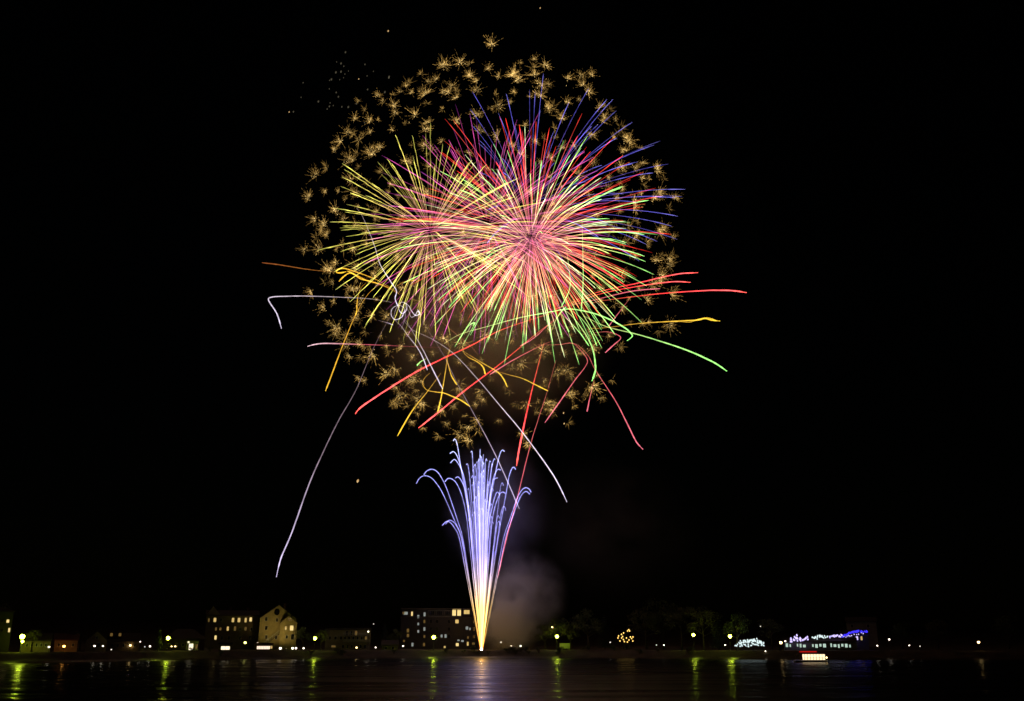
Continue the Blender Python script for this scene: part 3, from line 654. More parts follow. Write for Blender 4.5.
cab = MB(); cab.box(bx(804), bx(824.5), -1.0, 1.0, bz(659.9), bz(654.3)); cab.build('cabin', glow('lit_cabin_canvas', srgb(255, 228, 180), 1.7), t)
q = MB()
for i in range(8):
    x = bx(804 + 20.5 * i / 7); q.box(x - 0.05, x + 0.05, -1.06, -1.003, bz(660.2), bz(654))
q.box(bx(803.6), bx(825), -1.06, -1.003, bz(658.1), bz(657.7)); q.build('cabin_post', M['wood'], t)
rf = MB(); rf.prism_x([(-1.35, bz(654) + 0.0), (1.35, bz(654) + 0.0), (1.2, bz(653.2)), (0, bz(652.4)), (-1.2, bz(653.2))], bx(799), bx(826)); ro = rf.build('roof', M['brown'], t)
q = MB(); q.box(bx(800), bx(817), -0.6, -0.45, bz(652.2), bz(651.2)); q.build('red_light_strip', M['bulb_red'], ro)
q = MB(); q.tube([(bx(794), -0.7, bz(655)), (bx(799), -0.9, bz(653.2)), (bx(803), -0.9, bz(653))], 0.12, 6); q.tube([(bx(795), -0.7, bz(660)), (bx(795), -0.7, bz(655))], 0.05, 5); q.tube([(bx(799), -0.9, bz(660)), (bx(799), -0.9, bz(653.2))], 0.05, 5); q.build('bow_awning', M['tan'], t)
q = MB(); q.lathe([(0.02, 0.2), (0.2, 0.1), (0.25, 0), (0.15, -0.15), (0.02, -0.2)], (bx(826.6), -0.3, bz(657.5)), 10); q.build('stern_lamp', M['lamp_warm'], t)

wpt = on_water(43, 668.4)
t = empty('rowing_boat', (wpt.x, wpt.y, 0), 'small white rowing boat floating off the left shore', 'boat', rz=0.25)
hull(2.6, 1.1, 0.38).build('hull', M['white'], t)
q = MB(); q.box(-0.5, -0.25, -0.45, 0.45, 0.39, 0.43); q.box(0.35, 0.6, -0.4, 0.4, 0.39, 0.43); q.build('thwart', M['wood'], t)
q = MB(); q.tube([(-0.2, -0.9, 0.3), (0.1, 0.0, 0.52), (0.2, 0.5, 0.6)], 0.025, 5); q.build('oar', M['wood'], t)

base = on_water(481.5, 657.4); BY = base.y
t = empty('launch_pontoon', (base.x, BY, 0), 'low dark pontoon at the foot of the fountain of sparks', 'pontoon')
q = MB()
for i in range(22): q.box(-7.2 + i * 0.66, -6.58 + i * 0.66, -1.6, 1.6, 0.42, 0.5)
q.build('deck', M['wood'], t)
for sy in (-1.2, 0.8):
    q = MB(); q.box(-7, 7, sy, sy + 0.5, -0.3, 0.41); q.build('float', M['metal'], t)
for mx in (-4.5, -2.5, 0, 2.5, 4.5):
    q = MB(); q.lathe([(0.16, 0.5), (0.16, 1.1), (0.11, 1.1), (0.11, 0.6)], (mx, 0, 0), 10); q.build('mortar_tube', M['steel'], t)

# bushes along the bank: individual low shrubs that stand dark against the lamps
SHR = []
for i in range(3):
    rr = random.Random(40 + i); q = MB(); tq = MB()
    for k in range(7):
        a = rr.uniform(0, 6.28); L = rr.uniform(0.3, 0.9); z = rr.uniform(0.7, 1.4)
        tq.tube([(0, 0, -0.2), (L * math.cos(a), L * math.sin(a), z)], [0.04, 0.015], 4); leaf_cloud(q, (L * math.cos(a), L * math.sin(a), z), 0.5, 55, 0.11, rr)
    SHR.append((tq.mesh('stem', M['bark']), q.mesh('foliage', M['leaf' if i != 1 else 'leaf2'])))
for i in range(34):
    px = rng.uniform(445, 560) if i < 20 else (rng.uniform(175, 400) if i < 27 else rng.uniform(560, 780))
    y = back(px, rng.uniform(4.5, 9)); p = at(px, 652, y); s = rng.uniform(0.6, 1.25)
    lab = 'low dark shrub on the bank between fountain and trailer' if i < 20 else ('low dark shrub on the bank below the houses on the left' if i < 27 else 'low dark shrub on the bare bank right of the trailer')
    e = empty('low_shrub', (p.x, y, gz(p.x, y)), lab, 'shrub', ('shrubs by the fountain', 'shrubs below the houses', 'shrubs on the bare bank')[0 if i < 20 else 1 if i < 27 else 2], rng.uniform(0, 6)); e.scale = (s * 1.3, s, s)
    st_, fo = SHR[i % 3]; link('stem', st_, e); link('foliage', fo, e)

# ------------------------------------------------------------------ fireworks: star bursts
PX = 400 / F * 1.0     # metres per pixel near the middle of the show
FY = BY + 6.0
def mpp(px, py):      # metres per pixel at that place
    return (at(px + 1, py, FY) - at(px, py, FY)).length
def burst(name, label, px, py, Rpx, n, mat, rad, droop, r0, r1, dy, seed, wig=0.0, jr=0.12, keep=None, extra=0, low=0.0):
    rr = random.Random(seed); c = at(px, py, FY + dy); k = mpp(px, py); Rm = Rpx * k
    root = empty(name, c, label, 'firework', 'star bursts high in the sky')
    ga = math.pi * (3 - math.sqrt(5)); made = 0
    def trail(q, d, thick):
        L = Rm * (1 + rr.uniform(-jr, jr * 0.6)) * (1 - low * max(0, -d.z)); s0 = max(0.02, r0 * rr.uniform(0.4, 2.4)); P = []; rad_ = []; ts = []; bs = []; m_ = 22; lev = rr.choice((0.45, 0.7, 0.95, 1.2, 1.5))
        ph = rr.uniform(0, 6.28); side = d.orthogonal().normalized(); tk = thick * rr.uniform(0.7, 1.2); sh = rr.uniform(-0.12, 0.1)
        for j in range(m_):
            u = s0 + (r1 - s0) * j / (m_ - 1); f = u * (1.18 - 0.18 * u)
            P.append(d * L * f + Vector((0, 0, -droop * Rm * u * u)) + side * (wig * (math.sin(u * 34 + ph) + 0.7 * math.sin(u * 71 + 2 * ph)) * (0.3 + u)))
            w = tk * (0.45 + 0.75 * u) * rr.uniform(0.75, 1.2)
            if j == m_ - 1: w *= 0.25
            if j == m_ - 2: w *= 0.8
            rad_.append(w); ts.append(max(0, min(1, u + sh))); bs.append(lev * rr.uniform(0.5, 1.5) * (0.3 + 1.0 * u))
        q.tube(P, rad_, 4, ts, bs)
    def dirs(N, off):
        for i in range(N):
            z = 1 - 2 * (i + 0.5) / N; rxy = math.sqrt(1 - z * z); a = i * ga + off
            d = Vector((rxy * math.cos(a), rxy * math.sin(a), z)) + Vector((rr.gauss(0, .11), rr.gauss(0, .11), rr.gauss(0, .11))); d.normalize(); d.y *= 0.9
            if keep is None or keep(d): yield d
    for d in dirs(n if keep is None else int(n * 1.7), 0):
        if made >= n: break
        made += 1; q = MB(); trail(q, d, rad); q.build('star_trail', mat, root, attr=True)
    if extra:
        q = MB()
        for d in dirs(extra, 1.1): trail(q, d * rr.uniform(0.7, 1.0), rad * 0.8)
        props(q.build('fine_star_trails', mat, root, attr=True), kind='stuff')
    return root
m_yel = spark('yellow_star', [(0.0, srgb(205, 120, 110)), (0.3, srgb(212, 160, 115)), (0.55, srgb(210, 188, 88)), (0.9, srgb(200, 196, 84)), (1.0, srgb(140, 138, 66))], 0.88)
m_grn = spark('green_star', [(0.0, srgb(225, 140, 140)), (0.35, srgb(245, 180, 125)), (0.52, srgb(232, 212, 125)), (0.7, srgb(172, 220, 115)), (1.0, srgb(140, 222, 115))], 0.92)
m_red = spark('red_star', [(0.0, srgb(205, 115, 140)), (0.4, srgb(238, 100, 105)), (0.75, srgb(240, 70, 60)), (1.0, srgb(215, 42, 32))], 0.78)
m_mag = spark('magenta_star', [(0.0, srgb(205, 125, 170)), (0.5, srgb(225, 100, 150)), (0.85, srgb(210, 75, 160)), (1.0, srgb(120, 45, 120))], 0.68)
m_blu = spark('blue_star', [(0.0, srgb(150, 110, 190)), (0.5, srgb(115, 92, 195)), (0.8, srgb(96, 92, 210)), (1.0, srgb(115, 110, 205))], 0.7)
m_pal = spark('pale_star', [(0.0, srgb(235, 170, 160)), (0.5, srgb(240, 222, 175)), (1.0, srgb(205, 228, 165))], 0.85)
burst('star_burst', 'yellow star burst with many straight trails, left of the red one', 430, 231, 108, 100, m_yel, 0.14, 0.07, 0.07, 1.0, 6, 1, 0.1, 0.22, extra=70)
burst('star_burst', 'green tipped burst whose trails turn from peach to pale green and droop', 533, 246, 128, 100, m_grn, 0.14, 0.19, 0.08, 1.0, -3, 2, 0, 0.22, extra=50, low=0.3)
burst('star_burst', 'dense red burst filling the middle of the show', 531, 236, 138, 100, m_red, 0.135, 0.1, 0.045, 1.0, 0, 3, 0, 0.22, extra=150, low=0.42)
burst('star_burst', 'loose burst of few pale cream trails over the red one', 527, 243, 112, 46, m_pal, 0.12, 0.12, 0.2, 1.0, -8, 21, 0, 0.3, low=0.2)
burst('star_burst', 'magenta burst of thin trails between yellow and red bursts', 488, 226, 130, 98, m_mag, 0.11, 0.08, 0.08, 1.0, 10, 4, 0, 0.16, extra=90)
burst('star_burst', 'widest burst, thin violet blue trails ending in gold crackle', 530, 214, 156, 70, m_blu, 0.105, 0.15, 0.2, 1.0, 14, 5, 0, 0.13, keep=lambda d: d.z > -0.12 and d.x > -0.5, extra=40)

# gold crackle: every popping star is one thing
GOLD = [spark('gold_crackle', [(0, srgb(255, 220, 145)), (0.35, srgb(185, 146, 76)), (1, srgb(130, 98, 46))], st, False) for st in (0.85, 0.6, 0.45)]
VAR = []
for v in range(12):
    rr = random.Random(70 + v); q = MB(); ax = Vector((0, 0, 1)); open_ = rr.uniform(-0.75, 0.15)
    for k in range(40 + 2 * v):
        while True:
            d = Vector((rr.gauss(0, 1), rr.gauss(0, 1), rr.gauss(0.3, 1))).normalized()
            if d.z > open_ + rr.uniform(-0.3, 0.3): break
        L = rr.choice((2.4, 3.4, 4.6, 5.6)) * rr.uniform(0.8, 1.15) * (1.0 + 0.3 * d.z); side = d.orthogonal() * rr.uniform(-0.6, 0.6); lv = rr.uniform(0.3, 1.7); w = rr.uniform(0.5, 1.1)
        s0 = rr.uniform(0.08, 0.4)
        for dash in range(rr.choice((1, 2, 2, 3))):
            s1 = min(1.05, s0 + rr.uniform(0.1, 0.3)); P = []
            for j in range(3):
                u = s0 + (s1 - s0) * j / 2; P.append(d * L * u + side * u * u)
            q.tube(P, [0.028 * w, 0.062 * w, 0.028 * w], 3, [s0, (s0 + s1) / 2, min(1, s1)], [lv * rr.uniform(0.5, 1.5) for _ in range(3)])
            s0 = s1 + rr.uniform(0.03, 0.12)
            if s0 > 0.95: break
    for k in range(2 + v % 4):
        p = Vector((rr.gauss(0, 1.0), rr.gauss(0, 1.0), rr.gauss(0, 1.0))); q.tube([p, p + Vector((rr.uniform(-.2, .2), 0, .3))], [0.12, 0.05], 4, [0, 0.3], [rr.uniform(.5, 1.5)] * 2)
    VAR.append(q.mesh('crackle_star', GOLD[v % 3], attr=True))
cc = at(495, 245, FY + 4); kk = mpp(495, 245); ga = math.pi * (3 - math.sqrt(5)); N = 320; made = 0
for i in range(N):
    z = 1 - 2 * (i + 0.5) / N; rxy = math.sqrt(1 - z * z); a = i * ga
    d = Vector((rxy * math.cos(a), rxy * math.sin(a), z)) + Vector((rng.gauss(0, .03), rng.gauss(0, .03), rng.gauss(0, .03))); d.normalize()
    rr_ = rng.uniform(0.86, 1.04)
    p = cc + Vector((d.x * 186, d.y * 170, d.z * 200)) * kk * rr_
    if d.z < -0.45 and d.x > 0.62: continue
    if d.z < -0.85 and rng.random() < 0.4: continue
    if made >= 299: break
    made += 1
    o = link('crackle_star', VAR[rng.choice((0, 3, 6, 9) if d.z > 0.3 and rng.random() < .5 else (1, 2, 5, 8, 11, 4) if d.z < -0.2 and rng.random() < .6 else range(12))], None, p)
    o.rotation_mode = 'QUATERNION'; o.rotation_quaternion = (d + Vector((rng.gauss(0, .35), rng.gauss(0, .35), 0.35 + rng.gauss(0, .3)))).to_track_quat('Z', 'Y') @ Matrix.Rotation(rng.uniform(0, 6.28), 3, 'Z').to_quaternion(); s = rng.uniform(0.5, 1.12) * (1.15 if d.z < -0.15 else 1); o.scale = (s, s, s)
    zone = ('upper' if d.z > 0.35 else 'lower' if d.z < -0.35 else 'middle') + (' left' if d.x < -0.3 else ' right' if d.x > 0.3 else '')
    props(o, 'small gold crackling star, one of those in the %s part of the ring' % zone, 'crackle star', 'gold crackle stars, %s' % zone)

# the many dimmer, smaller ones between them, past counting: one object
q = MB(); rr = random.Random(5); k_ = 0
while k_ < 190:
    d = Vector((rr.gauss(0, 1), rr.gauss(0, 1), rr.gauss(-0.15, 1))).normalized()
    if d.z < -0.45 and d.x > 0.6: continue
    k_ += 1; p = cc + Vector((d.x * 184, d.y * 170, d.z * 196)) * kk * rr.uniform(0.84, 1.03); sc_ = rr.uniform(0.45, 0.95); ax = (d + Vector((rr.gauss(0, .4), rr.gauss(0, .4), 0.3))).normalized(); lv0 = rr.uniform(0.45, 1.1)
    for j in range(20):
        e_ = Vector((rr.gauss(0, 1), rr.gauss(0, 1), rr.gauss(0, 1))).normalized()
        if e_.dot(ax) < -0.35: e_ = -e_
        L = rr.uniform(1.6, 5.2) * sc_; a_ = rr.uniform(0.15, 0.5); lv = lv0 * rr.uniform(0.4, 1.5); sd_ = e_.orthogonal() * rr.uniform(-.5, .5)
        q.tube([p + e_ * L * a_, p + e_ * L * (a_ + 1) / 2 + sd_ * 0.3, p + e_ * L + sd_], [0.028, 0.058, 0.024], 3, [a_, 0.6, 1.0], [lv, lv, lv * 0.7])
props(q.build('distant_crackle_stars', GOLD[1], attr=True), 'dim small gold crackle sparks scattered between the brighter crackling stars', 'crackle stars', kind='stuff')

# ------------------------------------------------------------------ comets: every long stray trail is one thing
def comet(label, pts, mat, r=0.28, y0=0, y1=0, taper=0.5, rev=False, name='comet_trail', group='stray comet trails'):
    n = len(pts); P = spline([at(px, py, FY + y0 + (y1 - y0) * i / (n - 1)) for i, (px, py) in enumerate(pts)], 9)
    P = [p + Vector((noise.noise(p * 0.35), 0, noise.noise(p * 0.35 + Vector((50, 0, 0))))) * 0.06 for p in P]
    m_ = len(P); acc = [0]
    for a, b_ in zip(P, P[1:]): acc.append(acc[-1] + (b_ - a).length)
    ts = [a / acc[-1] for a in acc]
    c = P[0].copy(); q = MB()
    ro_ = random.Random(label)
    q.tube([p - c for p in P], [0.8 * r * (0.3 + 0.75 * min(1, u * 1.25)) * ro_.uniform(0.85, 1.1) * (1 if u < 0.97 else taper) for u in ts], 5, ts, [(0.5 + 0.75 * u) * ro_.uniform(0.75, 1.25) for u in ts])
    return props(q.build(name, mat, None, c, attr=True), label, 'comet trail', group)
k_red = spark('red_comet', [(0, srgb(200, 90, 60)), (0.5, srgb(255, 60, 60)), (0.9, srgb(255, 90, 90)), (1, srgb(255, 90, 80))], 1.1)
k_dred = spark('dim_red_comet', [(0, srgb(200, 90, 70)), (1, srgb(185, 62, 52))], 0.6)
k_pink = spark('pink_comet', [(0, srgb(235, 120, 100)), (0.5, srgb(240, 105, 115)), (1, srgb(245, 120, 140))], 0.6)
k_white = spark('white_comet', [(0, srgb(190, 165, 165)), (0.6, srgb(215, 198, 212)), (1, srgb(220, 208, 235))], 0.62)
k_dwhite = spark('dim_white_comet', [(0, srgb(130, 105, 110)), (0.6, srgb(150, 130, 145)), (1, srgb(215, 200, 240))], 0.6)
k_redwhite = spark('red_to_white_comet', [(0, srgb(120, 40, 50)), (0.6, srgb(185, 80, 95)), (1, srgb(240, 200, 210))], 0.65)
k_green = spark('green_comet', [(0, srgb(230, 225, 130)), (0.4, srgb(180, 235, 130)), (1, srgb(150, 245, 120))], 0.85)
k_gold = spark('gold_comet', [(0, srgb(200, 140, 50)), (0.5, srgb(235, 170, 50)), (1, srgb(240, 185, 50))], 0.62)
k_yel = spark('yellow_comet', [(0, srgb(220, 160, 60)), (1, srgb(245, 200, 55))], 0.72)
k_orange = spark('orange_comet', [(0, srgb(190, 120, 45)), (1, srgb(150, 80, 40))], 0.5)
k_brown = spark('brown_comet', [(0, srgb(180, 110, 60)), (1, srgb(105, 62, 48))], 0.4)
# right side
comet('topmost of the red trails fanning to the right', [(556, 309), (595, 293), (638, 283), (675, 274.5), (698, 272.6)], k_red, .27, 0, -14)
comet('short red trail between the topmost and the longest red trail on the right', [(553, 310), (600, 294), (640, 286), (672, 281.8), (690.5, 282.4)], k_red, .24, 0, -6)
comet('shortest and faintest of the red trails fanning to the right', [(540, 312), (590, 301), (630, 291.5), (660, 288.6)], k_pink, .24, 0, 8)
comet('longest red trail, reaching farthest to the right', [(590, 303.5), (609, 299.8), (661, 293.6), (706, 290.6), (731, 290.6), (746.5, 292.6)], k_red, .3, 0, -20)
comet('yellow trail with a frayed flat end at the far right', [(590, 328.5), (606, 327.6), (638, 323.6), (660, 322), (687.5, 320.6), (698, 320), (705, 318.6), (712, 320.2), (720, 321)], k_yel, .3, 4, 14)
comet('thin second strand of the frayed yellow trail at the far right', [(660, 322.2), (680, 321.6), (690, 322), (700, 318.8), (708, 318), (716, 320.4)], k_yel, .2, 6, 14)
comet('long pale green trail falling to the lower right', [(584, 316), (606, 326.5), (636, 334), (659.6, 341), (687.5, 350.5), (713, 362), (727, 371.2)], k_green, .36, 0, -12)
comet('pale green trail with a hooked end above the long green one', [(444, 343.6), (461, 334), (487, 326.6), (521, 317.4), (550, 312), (569, 309), (591, 312.6), (610, 319.6), (625, 328), (632, 334.8), (630.6, 338), (627, 340.6)], k_green, .32, -4, 6)
comet('green trail curving steeply down to a blunt end', [(563, 308.6), (573.7, 318), (586.6, 336), (593, 350), (595.6, 367), (594.2, 375), (592, 381)], k_green, .4, 0, -4)
comet('upright thin green line right of the red burst', [(582, 219.5), (582.8, 250), (583, 285.5), (581, 312)], k_green, .2, -8, -6)
comet('short bent green line left of the upright one', [(566.5, 248.6), (570, 277.6), (569, 291), (561, 307)], k_green, .2, -8, -4)
comet('pink trail bent sharply back to the lower left on the right side', [(593, 333.2), (606, 331.8), (617, 334.6), (620.6, 338.4), (614.5, 344.4), (605, 352.8)], k_pink, .26, 2, 8)
comet('pink trail falling long to the lower right of the show', [(560, 344.8), (571.6, 343), (580, 347), (588.7, 356.4), (596, 371), (616.7, 403), (634, 437.5), (638, 444), (643, 449.4)], k_pink, .26, 0, -10)
comet('pink trail bent over into a long leg to the lower left', [(537, 345), (558.7, 344.6), (572, 343.2), (580, 349.6), (587, 359), (585.6, 366), (575, 380), (563, 397), (545, 422.4)], k_pink, .26, 0, 6)
comet('short pink tail below the blunt green trail', [(594, 380), (590.4, 395), (587, 411.6)], k_pink, .28, -2, 0)
comet('short slanted orange line crossing the red fan', [(632, 295.6), (620, 311), (609, 326)], k_pink, .18, -2, 0)
comet('green strand from the bright green knot down along its left side', [(560, 312), (564, 322), (569, 332)], k_green, .24, 0, 2)
comet('green strand from the bright green knot to the bent pink trails', [(559, 313), (568, 320), (580, 333), (589, 346)], k_green, .24, 0, 3)
comet('short bright green strand rising into the green knot from its left', [(552, 330), (556, 320), (561, 312), (566, 307)], k_green, .26, 0, -2)
comet('green strand splitting from the falling green curve to its right', [(566, 307), (580, 317), (590, 330), (597, 346)], k_green, .22, 1, 4)
comet('peach strand slanting down from the green knot to the lower left', [(566, 309), (548, 325), (534, 338), (520, 346)], k_pink, .22, 1, 4)
# red, lower middle
comet('thick red trail ending at the lower left of the show', [(558, 311), (530, 320), (500, 330.4), (470, 346), (444, 358), (418.5, 370.6), (393, 385.8), (367, 402.8), (359, 409), (355.4, 413.8)], k_red, .38, 0, -16)
comet('red trail parallel to the thick one, ending below it', [(556, 320), (538, 332.4), (500, 364), (465.5, 390), (440, 411), (418.5, 428)], k_red, .33, 0, -6)
comet('pale pink trail from the middle to the small yellow forks', [(552, 341), (538, 347), (512.5, 360.4), (490, 374.4)], k_pink, .28, 0, 4)
comet('thick red trail dropping nearly straight above the fountain', [(544, 343), (538, 366), (531, 394), (525, 420), (519, 450), (516.4, 466)], k_red, .42, 0, 8)
comet('thin dim red trail running down into the right side of the fountain', [(556, 360), (547, 392), (538, 420), (529, 450), (516, 503), (506, 540), (497.5, 578)], k_pink, .25, 2, 0)
comet('long thin red line to the left with a whitish end', [(441, 347.6), (422, 347), (383, 345.2), (344.5, 343.8), (325, 343.4), (315, 344.4), (307.4, 346.4)], k_redwhite, .27, 0, -10)
# white tangle and its strands
comet('white trail with a hooked end at the far left', [(392, 302.4), (370, 298.8), (336, 297), (304, 296), (280, 296.4), (271, 297.2), (268.4, 299.4), (270.6, 304), (277, 314), (281.4, 328.4)], k_white, .27, 0, -12)
comet('longest thin white trail, falling to the lowest left', [(392, 315), (387.5, 321.6), (379, 337), (370, 356), (356, 390), (340, 418), (326.5, 445), (309.5, 483), (292, 532), (281, 558), (276.4, 577)], k_dwhite, .3, 0, -14)
comet('white line curving down from the yellow burst into the white tangle', [(356.6, 208), (363, 217.6), (374, 244.5), (380, 264), (391, 282), (396.4, 291), (395.2, 299), (399, 308)], k_white, .25, -6, 0)
comet('large white loop in the middle of the white tangle', [(401, 330), (405, 318), (404.6, 309), (399, 305.4), (392.6, 308.4), (391.2, 314.6), (395, 319.6), (401.6, 317), (405, 309.6)], k_white, .2, 0, 3)
comet('small white curl at the right of the white tangle', [(403, 320), (402, 310), (404.6, 303.4), (409, 306), (411.4, 310.6), (415.6, 315.4), (419.6, 313.6), (417.6, 309.6)], k_white, .22, 2, 4)
comet('white strand ending beside the tiny green dash', [(393, 318.5), (401, 326), (409, 337), (417, 347), (423, 358), (427.4, 370)], k_white, .26, 0, -3)
comet('long white strand running from the tangle down to the right past the fountain', [(403.6, 320.6), (413, 330), (432.6, 339.4), (454, 354), (478.4, 380), (500, 405.6), (521, 430.6), (540, 456), (555, 478), (567, 502)], k_white, .28, 0, -16)
comet('white strand from the tangle ending between the yellow forks', [(405.6, 320), (414, 334), (423, 350), (432, 368), (442.6, 389)], k_white, .28, 1, -4)
comet('dim thin strand from the tangle down into the top of the fountain', [(417.6, 313), (431, 335), (444, 356), (457, 383), (471, 408.6), (493, 450), (506, 478), (519.4, 509)], k_dwhite, .24, 3, 0)
comet('second white loop, smaller and higher in the white tangle', [(393, 320), (396, 309), (401, 302.6), (406, 303.6), (406.4, 310), (402, 313.4), (398.6, 309)], k_white, .2, 1, 3)
comet('wavy white squiggle at the right edge of the white tangle', [(404, 306), (408.6, 311), (411, 317), (415, 315.6), (418, 311), (420.4, 315)], k_white, .18, 2, 4)
comet('tiny pale dash left of the white tangle', [(378, 320.4), (386, 322.4), (393, 325)], k_dwhite, .18, 2, 2)
# orange and gold, left
comet('orange line at the far left, pointing to the gold sheaf', [(336, 272), (318, 270.6), (299, 268), (280, 264.8), (262, 262.6)], k_orange, .26, 0, -8)
comet('thick gold strand along the top of the gold sheaf', [(396.4, 291), (379, 281), (366, 275.4), (352, 270.6), (344, 268.4), (338, 269.4), (336.6, 272.4), (341, 272.8), (346, 271.6)], k_gold, .34, 0, -3)
comet('gold strand with a short forked tail at the left of the gold sheaf', [(398, 292.6), (383, 285), (368, 281), (357, 275.6), (350, 273), (344.4, 276), (339, 281.4)], k_gold, .34, 1, -4)
comet('middle gold strand of the gold sheaf', [(400, 294.6), (386, 287), (372, 281.6), (361, 279), (353, 273.6), (347, 271)], k_gold, .3, 2, 0)
comet('gold strand bent downward on the left of the falling pair', [(366, 283), (361, 288), (358, 296), (357, 304), (356.6, 311), (355.4, 316)], k_gold, .26, 0, -3)
comet('long gold line falling from the sheaf to the lower left', [(382, 283.6), (372, 290), (364, 300), (355.4, 315.4), (344.5, 341), (335, 366), (325.6, 391)], k_gold, .27, 0, -7)
comet('small gold curl right of the gold sheaf', [(396, 287), (401, 283.4), (408, 281), (416, 280.4)], k_gold, .2, 0, 2)
comet('long brown line from the gold sheaf to the lower yellow forks', [(398, 291.6), (422, 306.6), (450, 329), (470, 345.6), (478, 355)], k_brown, .26, 0, 4)
# yellow forks, lower middle
comet('straight yellow trail pointing to the lower left under the yellow loop', [(441, 373), (427, 392), (412, 411), (397.4, 436)], k_yel, .32, 0, -4)
comet('yellow loop with a long tail to the right', [(430, 373), (424.6, 378), (422.8, 384), (427, 390), (436, 392), (445, 393.4), (461, 400.4), (470, 406.4)], k_yel, .32, 0, 3)
comet('yellow trail dropping nearly straight beside the yellow loop', [(450.5, 347), (447.6, 356), (445.6, 370), (443, 386), (441, 398), (437.6, 412.4)], k_yel, .32, 2, 0)
comet('short yellow fork splitting to the right from the dropping trail', [(446, 355.6), (448.6, 366), (451.6, 376), (457, 385)], k_yel, .34, 2, 3)
comet('short thick yellow branch left of the longer yellow branch', [(462, 350.6), (468, 357), (477, 361.6), (483, 367), (485.4, 374.6)], k_yel, .34, 0, 2)
comet('yellow branch ending right of the short thick one', [(463, 351), (474, 358), (487, 365.6), (497, 371.6), (503, 378), (507.4, 387)], k_yel, .3, 1, 4)
comet('yellow tail reaching right to the thin red line', [(497.6, 371.4), (508, 374.6), (521, 378), (534, 384), (548, 391)], k_yel, .28, 2, 6)
comet('tiny pale green dash beside a white strand end', [(426.4, 358.6), (421, 361.4), (417, 365.4)], k_green, .3, 0, 0)
comet('tiny green curl among the tips of the lower green trails', [(464, 334.6), (467, 328), (471, 324), (474.6, 323), (473, 325.6)], k_green, .28, 0, 0)

# ------------------------------------------------------------------ fountain of sparks
m_fou = spark('fountain_spark', [(0.0, srgb(255, 150, 60)), (0.08, srgb(235, 170, 78)), (0.21, srgb(215, 172, 100)), (0.34, srgb(172, 150, 165)), (0.46, srgb(138, 130, 208)), (0.85, srgb(150, 150, 228)), (1.0, srgb(195, 200, 255))], 0.9)
B0 = Vector((base.x, BY, 1.0)); ZT = at(481, 440, BY).z
froot = empty('spark_fountain', B0, 'tall fountain of blue white sparks rising from a yellow foot on the water', 'firework')
def spray(path, r, dy):
    n = len(path); pts = [at(px, py, BY + dy * ((i / (n - 1)) ** 1.2)) for i, (px, py) in enumerate(path)]; pts[0] = B0.copy()
    P = spline(pts, 7)
    q = MB(); m_ = len(P); q.tube([p - B0 for p in P], [r * (0.28 + 0.72 * min(1, i / m_ * 2.0)) * (0.5 if i == m_ - 1 else 1) for i in range(m_)], 4, [max(0, min(1, (p.z - B0.z) / (ZT - B0.z))) for p in P], [rng.uniform(0.6, 1.4) for p in P])
    q.build('spark_trail', m_fou, froot, attr=True)
BX, BYp = 481.5, 655
def fz(x, y): return (400 + x * 150 / 956, 430 + y * 110 / 701)
HAND = [[(390, 690), (345, 570), (270, 400), (220, 325), (185, 297), (150, 292), (122, 310), (104, 342)], [(400, 690), (365, 570), (300, 380), (262, 300), (232, 262), (200, 250), (170, 262), (152, 285)],
        [(378, 690), (345, 620), (318, 588), (295, 584), (268, 610)], [(395, 690), (360, 610), (335, 582), (312, 576), (290, 600)],
        [(425, 560), (395, 420), (360, 340), (330, 312), (305, 310), (286, 330)], [(440, 560), (405, 340), (385, 220), (370, 120), (358, 70), (348, 58), (340, 70)],
        [(440, 560), (410, 330), (380, 210), (360, 158), (340, 138), (318, 150)], [(445, 560), (415, 330), (390, 250), (365, 205), (345, 188), (322, 210)],
        [(445, 560), (420, 400), (395, 330), (372, 300), (352, 306)],
        [(660, 690), (700, 570), (745, 440), (775, 385), (800, 368), (822, 376), (836, 398)], [(672, 690), (712, 570), (756, 450), (782, 405), (806, 392), (828, 410)],
        [(625, 690), (655, 520), (680, 380), (694, 300), (712, 248), (726, 238), (738, 252)], [(560, 560), (598, 330), (622, 210), (640, 145), (654, 128), (666, 138)],
        [(580, 640), (600, 510), (630, 420), (652, 396), (672, 404)], [(565, 620), (590, 480), (612, 405), (626, 398), (634, 412)], [(555, 560), (590, 330), (610, 270), (626, 250), (642, 256)],
        [(505, 500), (508, 300), (510, 160), (511, 122)], [(478, 500), (468, 300), (462, 170), (458, 136), (452, 142)], [(515, 500), (522, 300), (528, 200), (532, 156)], [(545, 500), (560, 300), (568, 220), (572, 198), (578, 204)],
        [(550, 500), (575, 300), (590, 215), (600, 184), (606, 190)], [(460, 500), (446, 320), (436, 240), (430, 216), (422, 222)], [(560, 560), (590, 340), (606, 310), (624, 306)], [(500, 500), (490, 320), (484, 240), (480, 218), (474, 228)]]
for i, Lp in enumerate(HAND):
    pts = [fz(*p) for p in Lp]; x0, y0 = pts[0]; mid = [(BX + (x0 - BX) * u, BYp + (y0 - BYp) * u) for u in (0.0, 0.35, 0.7)]
    spray(mid + pts, 0.2 if i < 16 else 0.16, rng.uniform(-9, 9))
rr = random.Random(9)
